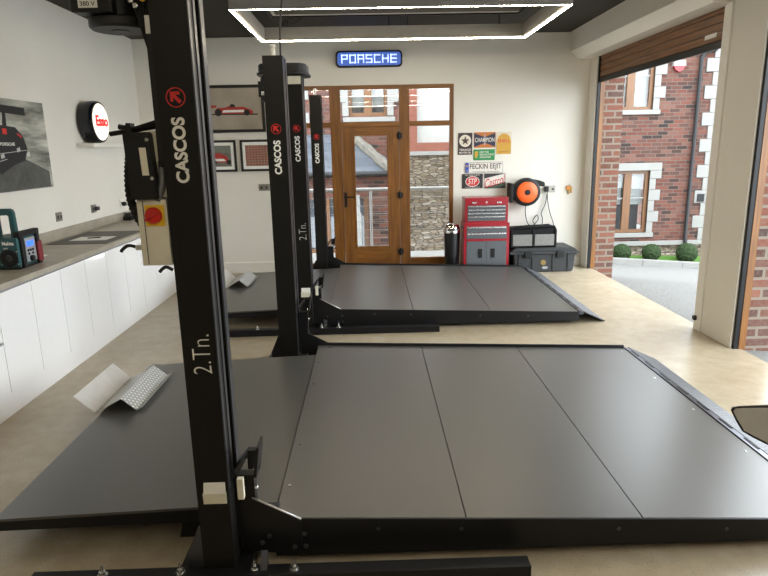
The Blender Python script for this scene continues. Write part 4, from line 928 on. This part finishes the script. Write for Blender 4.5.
    # black junction box and cream cabinet
    j = MB().prism([(-0.808, 1.715), (-0.722, 1.715), (-0.712, 1.495), (-0.802, 1.495)], 'y', 2.06, 2.20, 0.004).build('junction_box', BPLAS, lift)
    MB().prism([(-0.757, 1.665), (-0.735, 1.665), (-0.732, 1.575), (-0.754, 1.575)], 'y', 2.0585, 2.06).build('label', CREAM, j)
    for x, z in ((-0.727, 1.69), (-0.722, 1.565)): MB().lathe((x, 2.06, z), [(0.006, 0), (0.006, -0.006)], 'y', 10).build('screw', STEEL, j)
    MB().tube([(-0.87, 2.12, 1.712), (-0.70, 2.12, 1.735)], 0.008, 8).tube([(-0.83, 2.10, 1.735), (-0.78, 2.10, 1.725), (-0.69, 2.10, 1.75)], 0.009, 8).box(-0.80, -0.785, 2.08, 2.12, 1.71, 1.745).build('cable_clamp', BPLAS, lift)
    MB().prism([(-0.738, 1.72), (-0.690, 1.72), (-0.690, 1.50), (-0.712, 1.50)], 'y', 2.10, 2.112).build('mounting_plate', CREAM, lift)
    MB().tube(smooth([(-0.700, 2.10, 1.62), (-0.703, 2.095, 1.55), (-0.716, 2.09, 1.51), (-0.725, 2.09, 1.49)]), 0.013, 10).build('grey_conduit', M('grey_conduit', (120, 122, 124), 0.35, metal=0.4), lift)
    path = smooth([(-0.805, 2.10, 1.64), (-0.815, 2.10, 1.58), (-0.82, 2.105, 1.50), (-0.808, 2.12, 1.43), (-0.775, 2.13, 1.37)], 10)
    rad = [0.016 if i % 2 else 0.0125 for i in range(len(path))]
    MB().tube(path, rad, 12).build('ribbed_conduit', RUBBER, lift)
    b = MB().box(-0.795, -0.693, 2.085, 2.19, 1.265, 1.493, 0.004).build('control_box', CREAM, lift)
    MB().box(-0.775, -0.772, 2.0842, 2.0852, 1.27, 1.49).build('door_seam', GPLAS, b)
    MB().box(-0.768, -0.703, 2.080, 2.086, 1.403, 1.475, 0.003).build('switch_plate', YEL, b)
    MB().lathe((-0.738, 2.08, 1.440), [(0.028, 0), (0.028, -0.010), (0.024, -0.016), (0.012, -0.018)], 'y', 28).prism([(-0.764, 1.428), (-0.760, 1.42), (-0.714, 1.452), (-0.718, 1.460)], 'y', 2.05, 2.068, 0.003).build('rotary_switch', REDK, b)
    MB().tube([(-0.795, 2.12, 1.325), (-0.825, 2.12, 1.325)], 0.010, 12).build('gland', ALU, b)
    MB().tube(smooth([(-0.825, 2.12, 1.327), (-0.85, 2.115, 1.333), (-0.87, 2.11, 1.32), (-0.875, 2.11, 1.312)]), 0.006, 8).build('lever', BPLAS, b)
    MB().tube(smooth([(-0.69, 2.075, 1.25), (-0.71, 2.07, 1.262), (-0.725, 2.07, 1.255), (-0.735, 2.07, 1.245)]), 0.006, 8).build('release_lever', BPLAS, lift)
    MB().lathe((-0.752, 2.13, 1.258), [(0.006, 0), (0.006, 0.01)], n=10).build('gland_nut', PLASTIC_W, b)
    return lift
lift1 = make_lift()
lift2 = copy_tree(lift1); lift2.location += Vector((0.015, 3.25, 0)); lift2['label'] = 'black two column platform car lift further back, before the oak door'
MB().tube(smooth([(-0.612, 4.57, 2.29), (-0.60, 4.55, 2.5), (-0.565, 4.52, 2.75), (-0.56, 4.50, ZC)]), 0.006, 8).build('supply_cable', CB, lift1)

# wheel stops of folded plate on the rear deck
def wheel_stop():
    t = thing('wheel_stop', (-1.62, 3.65, deck_z(-1.6)), 'folded aluminium wheel stop on the nearest lift', 'wheel stop', 'folded metal wheel stops')
    y0, y1 = 3.34, 3.90; z = deck_z(-1.6)+0.003
    def sheet(pts, name, mat):
        n = len(pts); th = 0.004
        up = [(x, zz) for x, zz in pts]; dn = [(x, zz-th) for x, zz in reversed(pts)]
        MB().prism(up+dn, 'y', y0, y1).build(name, mat, t)
    sheet([(-1.766, z+0.108), (-1.762, z+0.112), (-1.652, z+0.008)], 'smooth_flap', ALU)
    sheet([(-1.652, z+0.008), (-1.637, z+0.008), (-1.490, z+0.090), (-1.405, z+0.016), (-1.375, z+0.032)], 'checker_fold', CHECK_A)
    return t
s1 = wheel_stop()
s2 = copy_tree(s1); s2.location += Vector((0.015, 3.25, 0)); s2['label'] = 'folded aluminium wheel stop on the farther lift below the pictures'

# ================================================================== WING MIRROR of the car at the right edge
wm = thing('wing_mirror', (1.3, 1.47, 0.0), 'black rimmed vehicle wing mirror poking in at the right edge', 'wing mirror')
WP = Vector((0.945, 1.40, 0.94)); WU = Vector((0.8538, -0.5206, 0)); WV = Vector((0.1311, 0.2151, 0.9678)); WN = Vector((-0.5038, -0.8263, 0.2519))
outl = [(-0.0364, 0.0334), (-0.0326, 0.0406), (-0.0175, 0.0461), (0.0422, 0.0603), (0.1083, 0.0693), (0.14, 0.0558), (0.1407, -0.0177), (0.1192, -0.0474), (0.0882, -0.0471), (0.0515, -0.0379), (0.0158, -0.0255), (-0.0072, -0.015), (-0.024, 0.0099)]
wcx = sum(p[0] for p in outl)/len(outl); wcz = sum(p[1] for p in outl)/len(outl)
def wring(b, inset, depth):
    out = []
    for p in outl:
        dx, dz = p[0]-wcx, p[1]-wcz; l = math.hypot(dx, dz); k = (l-inset)/l
        out.append(b.verts.new(WP+WU*(wcx+dx*k)+WV*(wcz+dz*k)+WN*depth))
    return out
b = bmesh.new(); nn = len(outl)
loops = [wring(b, *a) for a in ((0.006, 0.0), (0.004, 0.004), (0.0, 0.003), (-0.001, -0.010), (0.006, -0.035), (0.022, -0.062), (0.038, -0.070))]
for i in range(len(loops)-1):
    for k in range(nn): b.faces.new([loops[i][k], loops[i][(k+1) % nn], loops[i+1][(k+1) % nn], loops[i+1][k]])
b.faces.new(loops[-1]); bmesh.ops.recalc_face_normals(b, faces=b.faces)
mb = MB(); mb.add(b); mb.build('housing', M('gloss_black_shell', (18, 18, 19), 0.35, spec=0.3), wm)
b = bmesh.new(); g0 = wring(b, 0.0055, 0.001); g1 = wring(b, 0.0055, -0.003)
b.faces.new(g0); b.faces.new(list(reversed(g1)))
for k in range(nn): b.faces.new([g0[k], g1[k], g1[(k+1) % nn], g0[(k+1) % nn]])
bmesh.ops.recalc_face_normals(b, faces=b.faces)
mb = MB(); mb.add(b); mb.build('mirror_glass', M('mirror_silver', (225, 225, 225), 0.02, metal=1, var=0.0), wm)
wx, wy, wz = 0.903, 1.38, 0.94
MB().tube(smooth([(wx+0.16, wy+0.02, wz+0.01), (wx+0.25, wy+0.06, wz-0.03), (wx+0.36, wy+0.07, wz-0.10), (wx+0.40, wy+0.07, wz-0.25), (wx+0.40, wy+0.07, 0.02)]), 0.016, 12).lathe((wx+0.40, wy+0.07, 0.0), [(0.14, 0.001), (0.14, 0.014), (0.03, 0.03)], n=28).build('mount_arm', BPLAS, wm)
